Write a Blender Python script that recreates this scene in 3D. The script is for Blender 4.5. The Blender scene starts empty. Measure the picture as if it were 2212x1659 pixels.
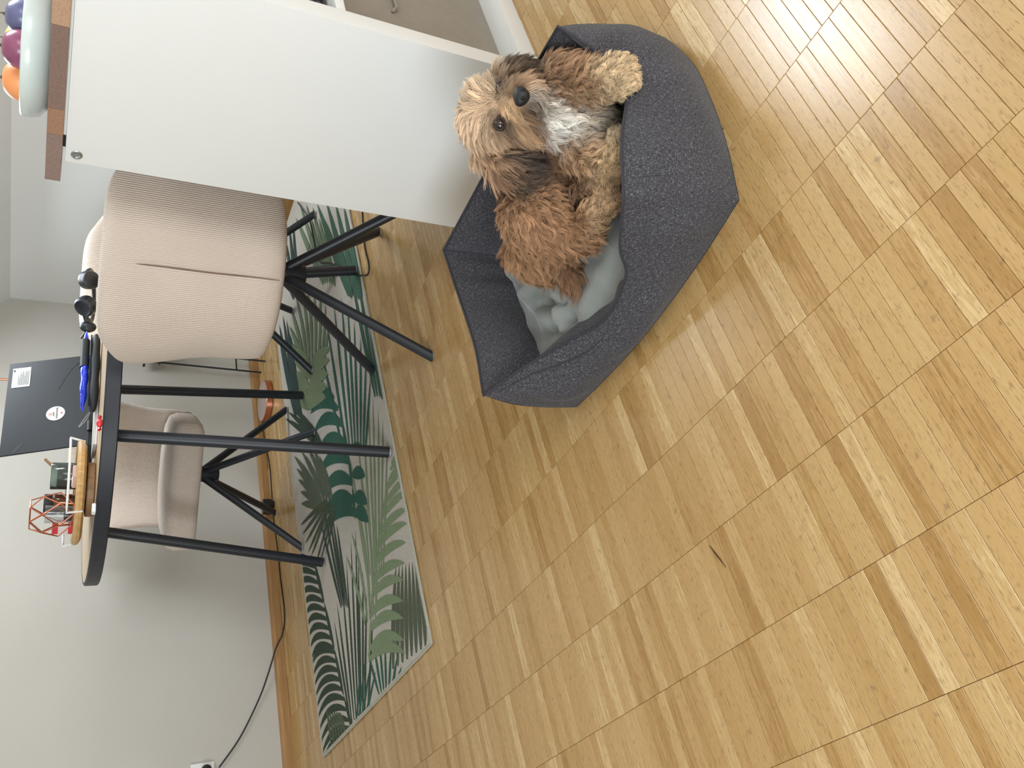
import bpy, bmesh, math, random
import numpy as np
from mathutils import Vector, Matrix
random.seed(7); RNG = np.random.default_rng(7)
SC = bpy.context.scene
COL = SC.collection
PI = math.pi

# ------------------------------------------------------------------ camera
# room frame: X along the back wall, Y towards the back wall, Z up, metres
F_PX, PITCH, ROLL, HEAD, CAM_H = 1792.06, 0.50118, 0.07318, 0.66510, 0.8712
def _room(v):
    c, s = math.cos(HEAD), math.sin(HEAD)
    return Vector((v[0]*c + v[1]*s, -v[0]*s + v[1]*c, v[2]))
_F = Vector((0, math.cos(PITCH), -math.sin(PITCH)))
_R0 = Vector((1, 0, 0)); _U0 = Vector((0, math.sin(PITCH), math.cos(PITCH)))
FWD = _room(_F)
RGT = _room(math.cos(ROLL)*_R0 + math.sin(ROLL)*_U0)      # to the viewer's right when the phone is held upright
UPV = _room(-math.sin(ROLL)*_R0 + math.cos(ROLL)*_U0)
CAMP = Vector((0, 0, CAM_H))
cam_d = bpy.data.cameras.new('camera'); cam = bpy.data.objects.new('camera', cam_d); COL.objects.link(cam)
cam_d.sensor_fit = 'HORIZONTAL'; cam_d.sensor_width = 36.0; cam_d.lens = F_PX/2212*36.0
cam_d.clip_start = 0.02
cx, cy, cz = -UPV, RGT, -FWD
cam.matrix_world = Matrix(((cx.x, cy.x, cz.x, CAMP.x), (cx.y, cy.y, cz.y, CAMP.y), (cx.z, cy.z, cz.z, CAMP.z), (0, 0, 0, 1)))
SC.camera = cam
def ray(px, py):
    return FWD + RGT*((829.5-py)/F_PX) - UPV*((px-1106)/F_PX)
def floor_pt(px, py, z=0.0):
    d = ray(px, py); k = (z-CAM_H)/d.z; return CAMP + d*k
def at(px, py, depth):
    return CAMP + ray(px, py)*depth

# ------------------------------------------------------------------ world, lights, exposure
SC.view_settings.view_transform = 'Standard'; SC.view_settings.look = 'None'
SC.view_settings.gamma = 1.0; SC.view_settings.use_curve_mapping = False
SC.view_settings.exposure = 0.05
cy_ = SC.cycles; cy_.max_bounces = 6; cy_.diffuse_bounces = 3; cy_.glossy_bounces = 3; cy_.transmission_bounces = 6; cy_.caustics_reflective = False; cy_.caustics_refractive = False
W = bpy.data.worlds.new('sky'); SC.world = W; W.use_nodes = True
bgn = W.node_tree.nodes['Background']; bgn.inputs[0].default_value = (0.80, 0.88, 1.0, 1); bgn.inputs[1].default_value = 1.0
def area(name, loc, target, sx, sy, power, color):
    l = bpy.data.lights.new(name, 'AREA'); l.shape = 'RECTANGLE'; l.size = sx; l.size_y = sy; l.energy = power; l.color = color
    o = bpy.data.objects.new(name, l); COL.objects.link(o); o.location = loc
    d = Vector(target)-Vector(loc); o.rotation_euler = d.to_track_quat('-Z', 'Z').to_euler(); return o
# daylight entering by the big window in the left wall and by the roof window in the slope on the right
area('window_daylight', (-2.40, -0.45, 1.35), (0.0, -0.45, 1.20), 1.4, 1.4, 102, (0.84, 0.93, 1.0))
area('roof_window_daylight', (2.41, 0.85, 1.45), (1.41, 0.85, 0.45), 0.44, 0.36, 17, (0.86, 0.94, 1.0))
area('added_rear_light', (2.36, 2.42, 1.50), (1.36, 2.42, 0.50), 0.74, 0.66, 18, (0.86, 0.94, 1.0))  # added light to brighten the back wall, chairs and table top
area('balcony_door_daylight', (0.6, -1.93, 1.15), (0.6, 0.0, 0.9), 1.3, 1.9, 40, (0.94, 0.97, 1.0))

# ------------------------------------------------------------------ helpers
def lin(c):
    return tuple((x/255/12.92) if x/255 <= 0.04045 else ((x/255+0.055)/1.055)**2.4 for x in c[:3]) + (1.0,)
class NT:
    def __init__(s, m):
        s.t = m.node_tree; s.n = s.t.nodes; s.l = s.t.links
    def new(s, typ, **kw):
        n = s.n.new(typ)
        for k, v in kw.items():
            if k.startswith('i_'):
                key = k[2:]; key = int(key) if key.isdigit() else key.replace('_', ' ')
                n.inputs[key].default_value = v
            else: setattr(n, k, v)
        return n
    def link(s, a, b): s.l.new(a, b)
def base(name, col, rough=0.5, metal=0.0, spec=0.5):
    m = bpy.data.materials.new(name); m.use_nodes = True
    b = m.node_tree.nodes['Principled BSDF']
    b.inputs['Base Color'].default_value = lin(col); b.inputs['Roughness'].default_value = rough
    b.inputs['Metallic'].default_value = metal; b.inputs['Specular IOR Level'].default_value = spec
    return m, b, NT(m)
def mat(name, col, rough=0.5, metal=0.0, spec=0.5, var=0.0, scale=20.0, bump=0.0, bscale=200.0, stretch=(1, 1, 1), coord='Object', bdist=0.002):
    """plain surface with a little noise in colour and relief"""
    m, b, t = base(name, col, rough, metal, spec)
    tc = t.new('ShaderNodeTexCoord'); mp = t.new('ShaderNodeMapping'); mp.inputs['Scale'].default_value = stretch
    t.link(tc.outputs[coord], mp.inputs[0])
    if var:
        nz = t.new('ShaderNodeTexNoise'); nz.inputs['Scale'].default_value = scale; nz.inputs['Detail'].default_value = 5
        t.link(mp.outputs[0], nz.inputs['Vector'])
        rp = t.new('ShaderNodeValToRGB'); c = lin(col)
        rp.color_ramp.elements[0].position = 0.3; rp.color_ramp.elements[1].position = 0.7
        rp.color_ramp.elements[0].color = tuple(x*(1-var) for x in c[:3]) + (1,)
        rp.color_ramp.elements[1].color = tuple(min(1, x*(1+var)) for x in c[:3]) + (1,)
        t.link(nz.outputs['Fac'], rp.inputs[0]); t.link(rp.outputs[0], b.inputs['Base Color'])
    if bump:
        n2 = t.new('ShaderNodeTexNoise'); n2.inputs['Scale'].default_value = bscale; n2.inputs['Detail'].default_value = 3
        t.link(mp.outputs[0], n2.inputs['Vector'])
        bp = t.new('ShaderNodeBump'); bp.inputs['Strength'].default_value = bump; bp.inputs['Distance'].default_value = bdist
        t.link(n2.outputs['Fac'], bp.inputs['Height']); t.link(bp.outputs[0], b.inputs['Normal'])
    return m

class MB:
    """collects shapes, then builds ONE mesh object"""
    def __init__(s): s.v = []; s.f = []; s.uv = []
    def add(s, vs, fs, uvs=None):
        o = len(s.v); s.v += [tuple(p) for p in vs]
        for f in fs:
            s.f.append(tuple(i+o for i in f))
            s.uv.append([uvs[i] for i in f] if uvs is not None else [(0, 0)]*len(f))
        return s
    def box(s, x0, x1, y0, y1, z0, z1, b=0.0):
        if b <= 0:
            vs = [(x, y, z) for z in (z0, z1) for y in (y0, y1) for x in (x0, x1)]
            fs = [(0, 2, 3, 1), (4, 5, 7, 6), (0, 1, 5, 4), (2, 6, 7, 3), (0, 4, 6, 2), (1, 3, 7, 5)]
            return s.add(vs, fs)
        bm = bmesh.new(); bmesh.ops.create_cube(bm, size=1)
        for v in bm.verts: v.co = Vector(((x0+x1)/2+v.co.x*(x1-x0), (y0+y1)/2+v.co.y*(y1-y0), (z0+z1)/2+v.co.z*(z1-z0)))
        bmesh.ops.bevel(bm, geom=bm.edges[:], offset=b, segments=2, affect='EDGES', profile=0.7)
        bm.verts.index_update(); s.add([v.co for v in bm.verts], [[v.index for v in f.verts] for f in bm.faces]); bm.free(); return s
    def obox(s, c, ax, ay, az, b=0.0):
        """oriented box: centre, three half-axis vectors"""
        k = MB().box(-1, 1, -1, 1, -1, 1, 0) if b <= 0 else None
        c, ax, ay, az = map(Vector, (c, ax, ay, az))
        if k: return s.add([c+ax*p[0]+ay*p[1]+az*p[2] for p in k.v], k.f)
        lx, ly, lz = ax.length, ay.length, az.length
        k = MB().box(-lx, lx, -ly, ly, -lz, lz, b)
        return s.add([c+ax/lx*p[0]+ay/ly*p[1]+az/lz*p[2] for p in k.v], k.f)
    def grid(s, P, cu=False, cv=False, uv=None):
        P = [[Vector(p) for p in r] for r in P]; nu, nv = len(P), len(P[0])
        vs = [p for r in P for p in r]; fs = []
        for i in range(nu if cu else nu-1):
            for j in range(nv if cv else nv-1):
                a, b2 = i*nv+j, ((i+1) % nu)*nv+j; c, d = ((i+1) % nu)*nv+(j+1) % nv, i*nv+(j+1) % nv
                fs.append((a, b2, c, d))
        uvs = [q for r in uv for q in r] if uv is not None else None
        return s.add(vs, fs, uvs)
    def tube(s, pts, r, n=10, cap=True, closed=False):
        pts = [Vector(p) for p in pts]; m = len(pts)
        rr = r if isinstance(r, (list, tuple)) else [r]*m
        rings = []; prev = None
        for i, p in enumerate(pts):
            if closed: t = pts[(i+1) % m]-pts[i-1]
            else: t = pts[min(i+1, m-1)]-pts[max(i-1, 0)]
            t.normalize()
            if prev is None:
                a = Vector((0, 0, 1)) if abs(t.z) < 0.9 else Vector((1, 0, 0)); x = t.cross(a).normalized()
            else: x = (prev-t*prev.dot(t)).normalized()
            prev = x; y = t.cross(x)
            rings.append([p+(x*math.cos(k*2*PI/n)+y*math.sin(k*2*PI/n))*rr[i] for k in range(n)])
        o = len(s.v); s.grid(rings, cu=closed, cv=True)
        if cap and not closed:
            s.f.append(tuple(o+k for k in range(n-1, -1, -1))); s.uv.append([(0, 0)]*n)
            s.f.append(tuple(o+(m-1)*n+k for k in range(n))); s.uv.append([(0, 0)]*n)
        return s
    def lathe(s, prof, c=(0, 0, 0), n=32, axis=None):
        """prof: (radius, height) pairs; turned about +Z through c"""
        rows = [[Vector((c[0]+r*math.cos(k*2*PI/n), c[1]+r*math.sin(k*2*PI/n), c[2]+h)) for k in range(n)] for r, h in prof]
        o = len(s.v); s.grid(rows, cv=True)
        if prof[0][0] > 1e-6: s.f.append(tuple(o+k for k in range(n-1, -1, -1))); s.uv.append([(0, 0)]*n)
        if prof[-1][0] > 1e-6: s.f.append(tuple(o+(len(prof)-1)*n+k for k in range(n))); s.uv.append([(0, 0)]*n)
        return s
    def ball(s, c, r, n=16, m=10):
        rx, ry, rz = r if isinstance(r, (tuple, list)) else (r, r, r)
        rows = []
        for i in range(m+1):
            a = -PI/2+PI*i/m; ca = max(math.cos(a), 1e-4)
            rows.append([(c[0]+rx*ca*math.cos(k*2*PI/n), c[1]+ry*ca*math.sin(k*2*PI/n), c[2]+rz*math.sin(a)) for k in range(n)])
        return s.grid(rows, cv=True)
    def xf(s, M):
        s.v = [tuple(M @ Vector(p)) for p in s.v]; return s
    def build(s, name, m, parent=None, smooth=False, origin=None, sub=0, weld=False):
        me = bpy.data.meshes.new(name); v = s.v
        if origin is not None: v = [(p[0]-origin[0], p[1]-origin[1], p[2]-origin[2]) for p in v]
        me.from_pydata(v, [], s.f); ul = me.uv_layers.new(name='UVMap')
        flat = [c for f in s.uv for q in f for c in q]; ul.data.foreach_set('uv', flat)
        me.validate()
        bm = bmesh.new(); bm.from_mesh(me)
        if weld: bmesh.ops.remove_doubles(bm, verts=bm.verts, dist=1e-5)
        bmesh.ops.recalc_face_normals(bm, faces=bm.faces); bm.to_mesh(me); bm.free()
        if smooth:
            me.polygons.foreach_set('use_smooth', [True]*len(me.polygons))
            if smooth != 'all': me.set_sharp_from_angle(angle=math.radians(smooth if smooth is not True else 40))
        me.materials.append(m)
        o = bpy.data.objects.new(name, me); COL.objects.link(o)
        if parent is not None: o.parent = parent
        elif origin is not None: o.location = origin
        if sub:
            md = o.modifiers.new('sub', 'SUBSURF'); md.levels = sub; md.render_levels = sub
        return o
def tag(o, label, cat, group=None):
    o['label'] = label; o['category'] = cat
    if group: o['group'] = group
    return o
def thing(name, label, cat, loc=(0, 0, 0), rotz=0.0, group=None):
    o = bpy.data.objects.new(name, None); COL.objects.link(o); o.empty_display_size = 0.05
    o.location = loc; o.rotation_euler = (0, 0, rotz); return tag(o, label, cat, group)
def struct(o): o['kind'] = 'structure'; return o
def smoothstep(a, b, x):
    t = min(1, max(0, (x-a)/(b-a))); return t*t*(3-2*t)
def catmull(pts, n=8):
    pts = [Vector(p) for p in pts]; out = []
    for i in range(len(pts)-1):
        p0, p1, p2, p3 = pts[max(i-1, 0)], pts[i], pts[i+1], pts[min(i+2, len(pts)-1)]
        for k in range(n):
            t = k/n; out.append(0.5*((2*p1)+(p2-p0)*t+(2*p0-5*p1+4*p2-p3)*t*t+(3*p1-p0-3*p2+p3)*t**3))
    out.append(pts[-1]); return out

# ------------------------------------------------------------------ the room
M_wall = mat('wall_paint', (192, 187, 178), 0.75, spec=0.3, var=0.02, scale=3, bump=0.06, bscale=260, bdist=0.001)
M_ceil = mat('ceiling_paint', (226, 226, 222), 0.8, spec=0.3, var=0.015, scale=2, bump=0.05, bscale=200, bdist=0.001)
M_trim = mat('white_lacquer', (232, 232, 228), 0.4, bump=0.03, bscale=60)
def wood_mat(name, cols, source, rough=0.22, pores=1.0):
    """parquet wood: tone per piece (source), grain along U, pores and scuffs"""
    m, b, t = base(name, cols[0], rough)
    uv = t.new('ShaderNodeUVMap')
    if source == 'object': rnd = t.new('ShaderNodeObjectInfo').outputs['Random']
    else: rnd = t.new('ShaderNodeNewGeometry').outputs['Random Per Island']
    comb = t.new('ShaderNodeCombineXYZ')
    mu = t.new('ShaderNodeMath', operation='MULTIPLY'); mu.inputs[1].default_value = 37.0; t.link(rnd, mu.inputs[0])
    t.link(mu.outputs[0], comb.inputs[2]); t.link(mu.outputs[0], comb.inputs[0])
    ad = t.new('ShaderNodeVectorMath', operation='ADD'); t.link(uv.outputs[0], ad.inputs[0]); t.link(comb.outputs[0], ad.inputs[1])
    mp = t.new('ShaderNodeMapping'); mp.inputs['Scale'].default_value = (14, 210, 1); t.link(ad.outputs[0], mp.inputs[0])
    g = t.new('ShaderNodeTexNoise'); g.inputs['Scale'].default_value = 1.0; g.inputs['Detail'].default_value = 6; g.inputs['Roughness'].default_value = 0.62
    g.inputs['Distortion'].default_value = 0.6; t.link(mp.outputs[0], g.inputs['Vector'])
    # tone
    rp = t.new('ShaderNodeValToRGB'); rp.color_ramp.interpolation = 'LINEAR'; el = rp.color_ramp.elements
    for i, c in enumerate(cols):
        e = el[i] if i < 2 else el.new(0.5)
        e.position = i/(len(cols)-1)
    for i, c in enumerate(cols): el[i].position = OAKP[i]; el[i].color = lin(c)
    gm = t.new('ShaderNodeMapRange'); gm.inputs['From Min'].default_value = 0.3; gm.inputs['From Max'].default_value = 0.7
    gm.inputs['To Min'].default_value = -0.20; gm.inputs['To Max'].default_value = 0.20; t.link(g.outputs['Fac'], gm.inputs['Value'])
    a2 = t.new('ShaderNodeMath', operation='ADD', use_clamp=True); t.link(rnd, a2.inputs[0]); t.link(gm.outputs[0], a2.inputs[1])
    t.link(a2.outputs[0], rp.inputs[0])
    # pores
    mp2 = t.new('ShaderNodeMapping'); mp2.inputs['Scale'].default_value = (75, 620, 1); t.link(ad.outputs[0], mp2.inputs[0])
    p = t.new('ShaderNodeTexNoise'); p.inputs['Scale'].default_value = 1.0; p.inputs['Detail'].default_value = 2; t.link(mp2.outputs[0], p.inputs['Vector'])
    pr = t.new('ShaderNodeMapRange'); pr.inputs['From Min'].default_value = 0.57; pr.inputs['From Max'].default_value = 0.72; pr.inputs['To Max'].default_value = 0.6*pores
    t.link(p.outputs['Fac'], pr.inputs['Value'])
    mx = t.new('ShaderNodeMix', data_type='RGBA'); t.link(pr.outputs[0], mx.inputs['Factor']); t.link(rp.outputs[0], mx.inputs['A'])
    mx.inputs['B'].default_value = lin((118, 84, 46))
    # dirt specks in room space
    tc = t.new('ShaderNodeNewGeometry'); sp = t.new('ShaderNodeTexNoise'); sp.inputs['Scale'].default_value = 75; sp.inputs['Detail'].default_value = 3
    t.link(tc.outputs['Position'], sp.inputs['Vector'])
    sr = t.new('ShaderNodeMapRange'); sr.inputs['From Min'].default_value = 0.63; sr.inputs['From Max'].default_value = 0.75; sr.inputs['To Max'].default_value = 0.42*pores
    t.link(sp.outputs['Fac'], sr.inputs['Value'])
    mx2 = t.new('ShaderNodeMix', data_type='RGBA'); t.link(sr.outputs[0], mx2.inputs['Factor']); t.link(mx.outputs['Result'], mx2.inputs['A'])
    mx2.inputs['B'].default_value = lin((105, 86, 62)); t.link(mx2.outputs['Result'], b.inputs['Base Color'])
    rr = t.new('ShaderNodeMapRange'); rr.inputs['To Min'].default_value = rough-0.04; rr.inputs['To Max'].default_value = rough+0.12
    t.link(g.outputs['Fac'], rr.inputs['Value']); t.link(rr.outputs[0], b.inputs['Roughness'])
    bp = t.new('ShaderNodeBump'); bp.inputs['Strength'].default_value = 0.12; bp.inputs['Distance'].default_value = 0.0006
    t.link(g.outputs['Fac'], bp.inputs['Height']); t.link(bp.outputs[0], b.inputs['Normal'])
    return m
OAK = [(164, 125, 72), (179, 141, 87), (185, 148, 95), (189, 153, 100), (194, 160, 108), (208, 177, 127)]
OAKP = [0.0, 0.13, 0.32, 0.68, 0.90, 1.0]
M_plank_o = wood_mat('oak_parquet_piece', OAK, 'object')
M_plank_i = wood_mat('oak_parquet_rest', OAK, 'island')
M_sub = mat('parquet_joint', (112, 82, 50), 0.8, var=0.1)
X0, X1, Y0, Y1, ZC = -2.45, 2.90, -2.0, 3.335, 2.55
floor = struct(MB().box(X0-0.1, X1+0.1, Y0-0.1, Y1+0.1, -0.08, -0.0022).build('floor', M_sub))
LP, WP = 0.1580, 0.0221
def plank_shape(w=WP, l=LP):
    gx, gy, bv = 0.0003, 0.00022, 0.0005
    x, y = l/2-gx, w/2-gy
    vs = [(-x, -y, -0.0022), (x, -y, -0.0022), (x, y, -0.0022), (-x, y, -0.0022), (-x, -y, -bv), (x, -y, -bv), (x, y, -bv), (-x, y, -bv),
          (-x+bv, -y+bv, 0), (x-bv, -y+bv, 0), (x-bv, y-bv, 0), (-x+bv, y-bv, 0)]
    fs = [(8, 9, 10, 11)]
    for a, b2 in ((0, 4), (4, 8)):
        for k in range(4): fs.append((a+k, a+(k+1) % 4, b2+(k+1) % 4, b2+k))
    return vs, fs, [(p[0], p[1]) for p in vs]
pv, pf, puv = plank_shape()
mb0 = MB().add(pv, pf, puv); plank_me = mb0.build('plank', M_plank_o, floor); plank_me.location = (0, 0, 0)
cells = []
r0 = 0.7365
for i in range(-19, 15):
    xc = r0+(i+0.5)*LP
    if xc < X0+0.02 or xc > X1: continue
    off = random.random()*WP
    y = -0.55+off
    while y < Y1-WP:
        cells.append((xc, y+WP/2)); y += WP
def vis_area(c):
    q = []
    for dx, dy in ((-1, -1), (1, -1), (1, 1), (-1, 1)):
        d = Vector((c[0]+dx*LP/2, c[1]+dy*WP/2, 0))-CAMP; zf = d.dot(FWD)
        if zf < 0.05: return 0
        q.append((1106-F_PX*d.dot(UPV)/zf, 829.5-F_PX*d.dot(RGT)/zf))
    mx_, my_ = sum(p[0] for p in q)/4, sum(p[1] for p in q)/4
    if not (0 < mx_ < 2212 and 0 < my_ < 1659): return 0
    if 0.80 < c[0] < 1.25 and 0.52 < c[1] < 1.06: return 0
    return abs(sum(q[k][0]*q[(k+1) % 4][1]-q[(k+1) % 4][0]*q[k][1] for k in range(4)))/2
cells.sort(key=vis_area, reverse=True)
for k, c in enumerate(cells[:300]):
    o = plank_me if k == 0 else plank_me.copy()
    if k: COL.objects.link(o); o.parent = floor
    o.location = (c[0], c[1], random.uniform(-0.0003, 0.0)); o.rotation_euler = (0, 0, PI*random.randint(0, 1))
rest = MB()
for c in cells[300:]:
    dz = random.uniform(-0.0003, 0)
    rest.add([(p[0]+c[0], p[1]+c[1], p[2]+dz) for p in pv], pf, puv)
rest = rest.build('parquet_rest', M_plank_i, floor); rest['kind'] = 'stuff'
# walls
wb = struct(MB().box(X0-0.12, X1+0.12, Y1, Y1+0.12, 0, ZC).build('wall_back', M_wall))
KNEE = 1.08
struct(MB().box(X1, X1+0.12, Y0-0.1, Y1, 0, KNEE).build('wall_right', M_ceil))
# sloping ceiling over the knee wall, cut for roof window and added rear one
def slope_pt(y, h): return (X1-(h-KNEE), y, h)
ys, hs = [Y0-0.1, 0.63, 1.07, 2.02, 2.82, Y1], [KNEE, 1.22, 1.78, ZC]
sl = MB()
for i in range(5):
    for j in range(3):
        if i in (1, 3) and j == 1: continue
        a = [slope_pt(ys[i], hs[j]), slope_pt(ys[i+1], hs[j]), slope_pt(ys[i+1], hs[j+1]), slope_pt(ys[i], hs[j+1])]
        sl.add(a+[(p[0]+0.10, p[1], p[2]+0.10) for p in a], [(0, 1, 2, 3), (7, 6, 5, 4), (0, 4, 5, 1), (1, 5, 6, 2), (2, 6, 7, 3), (3, 7, 4, 0)])
struct(sl.build('ceiling_slope', M_ceil))
for wi, (wa, wb_) in enumerate(((0.63, 1.07), (2.02, 2.82))):  # second frame is added to go with the rear light
    fr = MB()
    for (ya, yb, ha, hb) in ((wa, wb_, 1.22, 1.26), (wa, wb_, 1.74, 1.78), (wa, wa+0.04, 1.22, 1.78), (wb_-0.04, wb_, 1.22, 1.78)):
        a = [slope_pt(ya, ha), slope_pt(yb, ha), slope_pt(yb, hb), slope_pt(ya, hb)]
        fr.add([(p[0]+0.03, p[1], p[2]+0.03) for p in a]+[(p[0]+0.07, p[1], p[2]+0.07) for p in a], [(0, 1, 2, 3), (7, 6, 5, 4), (0, 4, 5, 1), (1, 5, 6, 2), (2, 6, 7, 3), (3, 7, 4, 0)])
    struct(fr.build('window_%d' % (wi+2), M_trim))
struct(MB().box(X0-0.1, X1-(ZC-KNEE), Y0-0.1, Y1, ZC, ZC+0.1).build('ceiling', M_ceil))
wl = MB()
wy0, wy1, wz0, wz1 = -1.2, 0.3, 0.60, 2.10
wl.box(X0-0.12, X0, Y0-0.1, wy0, 0, ZC).box(X0-0.12, X0, wy1, Y1, 0, ZC).box(X0-0.12, X0, wy0, wy1, 0, wz0).box(X0-0.12, X0, wy0, wy1, wz1, ZC)
struct(wl.build('wall_left', M_wall))
wf = MB()
for (a, b2, c, d) in ((wy0, wy0+0.06, wz0, wz1), (wy1-0.06, wy1, wz0, wz1), (wy0, wy1, wz0, wz0+0.06), (wy0, wy1, wz1-0.06, wz1), (-0.49, -0.41, wz0, wz1)):
    wf.box(X0-0.10, X0-0.05, a, b2, c, d)
struct(wf.build('window_1', M_trim))
wr = MB().box(X0-0.1, -0.1, Y0-0.12, Y0, 0, ZC).box(1.3, X1, Y0-0.12, Y0, 0, ZC).box(-0.1, 1.3, Y0-0.12, Y0, 2.15, ZC)
struct(wr.build('wall_front', M_wall))
dr = MB()
for (a, b2, c, d) in ((-0.1, -0.02, 0, 2.15), (1.22, 1.3, 0, 2.15), (-0.1, 1.3, 0, 0.1), (-0.1, 1.3, 2.07, 2.15)): dr.box(a, b2, Y0-0.09, Y0-0.03, c, d)
struct(dr.build('door_1', M_trim))
M_skirt = mat('oak_skirting', (162, 122, 76), 0.5, var=0.16, scale=6, stretch=(1.5, 30, 30), bump=0.05)
bb = MB()
bb.grid([[(x, Y1, 0), (x, Y1-0.016, 0), (x, Y1-0.016, 0.028), (x, Y1-0.012, 0.038), (x, Y1, 0.042)] for x in (X0, X1)])
struct(bb.build('baseboard_back', M_skirt))
struct(MB().box(X1-0.014, X1, Y0, Y1-0.016, 0, 0.042).build('baseboard_right', M_skirt))

# ------------------------------------------------------------------ white cube shelf with wooden worktop
M_white = mat('white_foil', (233, 233, 229), 0.42, var=0.012, scale=4, bump=0.04, bscale=420, bdist=0.0006)
SX, SY, SD, SH, ST, SCL, SV = 1.463, 0.8075, 0.4466, 0.885, 0.044, 0.389, 0.0186
sw = 2*ST+2*SCL+SV
sh = thing('cube_shelf', 'white cube shelf unit standing behind the dog bed, carrying a wooden worktop', 'shelf', (SX, SY, 0))
def shp(name, *b, m=M_white): return MB().box(*b, 0.0012).build(name, m, sh, smooth=True)
shp('side_panel', 0, ST, 0, SD, 0, SH); shp('side_panel', sw-ST, sw, 0, SD, 0, SH)
shp('bottom_panel', ST, sw-ST, 0, SD, 0, ST); shp('top_panel', ST, sw-ST, 0, SD, SH-ST, SH)
shp('divider', ST+SCL, ST+SCL+SV, 0.001, SD, ST, SH-ST)
for k in (0, 1): shp('shelf_board', ST+k*(SCL+SV), ST+k*(SCL+SV)+SCL, 0.001, SD, ST+SCL, ST+SCL+SV)
M_steel = mat('zinc_steel', (190, 196, 200), 0.28, 1.0, bump=0.02)
bolt = MB().lathe([(0.0, 0), (0.0105, 0), (0.0105, 0.0012), (0.009, 0.0022), (0.0062, 0.0022), (0.005, 0.0006), (0.0, 0.0006)], n=24)
bolt.xf(Matrix.Translation((0, 1.233-SY, 0.865)) @ Matrix.Rotation(-PI/2, 4, 'Y'))
bo = bolt.build('bolt_head', M_steel, sh, smooth=True); bo['label'] = 'round steel bolt head near the top edge'
M_blk = mat('black_plastic', (26, 27, 30), 0.45, var=0.1, scale=40, bump=0.03)
# worktop: glued staves
top = thing('wooden_worktop', 'brown butcher block worktop lying on top of the white cube shelf', 'worktop', (SX, SY, 0))
def stave_mat(n, c): return mat(n, c, 0.5, var=0.14, scale=9, stretch=(2, 26, 26), bump=0.05, bscale=60)
SMATS = [stave_mat('walnut_stave', (134, 110, 98)), stave_mat('tan_stave', (186, 150, 122)), stave_mat('brown_stave', (160, 122, 98)), stave_mat('ash_brown_stave', (143, 120, 110))]
edges = [-0.03, 0.05, 0.146, 0.322, 0.382, 0.498]
for k, (a, b2) in enumerate(zip(edges[:-1], edges[1:])):
    MB().box(-0.004, sw+0.03, a+0.0002, b2-0.0002, SH+0.0055, SH+0.0335, 0.0008).build('stave', SMATS[(3, 1, 0, 2, 3)[k]], top)
MB().box(0.004, sw-0.004, 0.004, SD-0.004, SH+0.0004, SH+0.0054).build('batten', M_white, top)
cl = MB().box(0.0005, 0.0039, 1.192-SY, 1.218-SY, SH+0.0004, SH+0.0054).build('spacer', M_blk, top); cl['label'] = 'small black spacer under the worktop'
# boxes in the cells
M_taupe = mat('taupe_fabric', (150, 142, 129), 0.85, var=0.04, scale=60, bump=0.15, bscale=700, bdist=0.0006)
bx = thing('storage_box', 'taupe fabric storage box in the lower cell of the white shelf', 'box', (SX+ST, SY, ST))
MB().box(0.004, SCL-0.004, 0.058, 0.43, 0.001, 0.372, 0.003).build('body', M_taupe, bx, smooth=True)
MB().tube([(SCL/2-0.04, 0.056, 0.25), (SCL/2-0.035, 0.046, 0.243), (SCL/2+0.035, 0.046, 0.243), (SCL/2+0.04, 0.056, 0.25)], 0.004, 8).build('handle', M_taupe, bx, smooth=True)
M_gm = mat('grey_felt', (112, 110, 114), 0.9, var=0.1, scale=80, bump=0.1)
M_wire = mat('dark_wire', (58, 54, 56), 0.5, 0.2, bump=0.02)
M_pale = mat('pale_cloth', (196, 190, 188), 0.9, var=0.06, scale=30)
bk = thing('mesh_basket', 'grey mesh basket in the upper cell of the white shelf', 'basket', (SX+ST, SY, ST+SCL+SV))
MB().box(0.02, SCL-0.02, 0.045, 0.42, 0.002, 0.25, 0.004).build('lining', M_pale, bk)
wv = MB()
for k in range(-16, 30):
    for sgn in (1, -1):
        x = k*0.016; pts = []
        for zz in (0.012, 0.25):
            xx = x+sgn*zz; pts.append((xx, 0.036, zz))
        (xa, _, za), (xb, _, zb) = pts
        lo, hi = 0.01, SCL-0.01
        def clampx(x0, z0, x1, z1):
            if x0 < lo: z0 += (lo-x0)/(x1-x0)*(z1-z0); x0 = lo
            if x0 > hi: z0 += (hi-x0)/(x1-x0)*(z1-z0); x0 = hi
            return x0, z0
        if max(xa, xb) <= lo or min(xa, xb) >= hi: continue
        a = clampx(xa, za, xb, zb); c = clampx(xb, zb, xa, za)
        wv.tube([(a[0], 0.036, a[1]), (c[0], 0.036, c[1])], 0.0026, 5)
wv.build('mesh_front', M_wire, bk)
MB().tube([(0.008, 0.036, 0.006), (SCL-0.008, 0.036, 0.006), (SCL-0.008, 0.036, 0.255), (0.008, 0.036, 0.255)], 0.005, 8, closed=True).build('rim', M_wire, bk, smooth=True)
MB().box(0.006, 0.05, 0.034, 0.043, 0.002, 0.252).build('corner_band', M_gm, bk)
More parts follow.
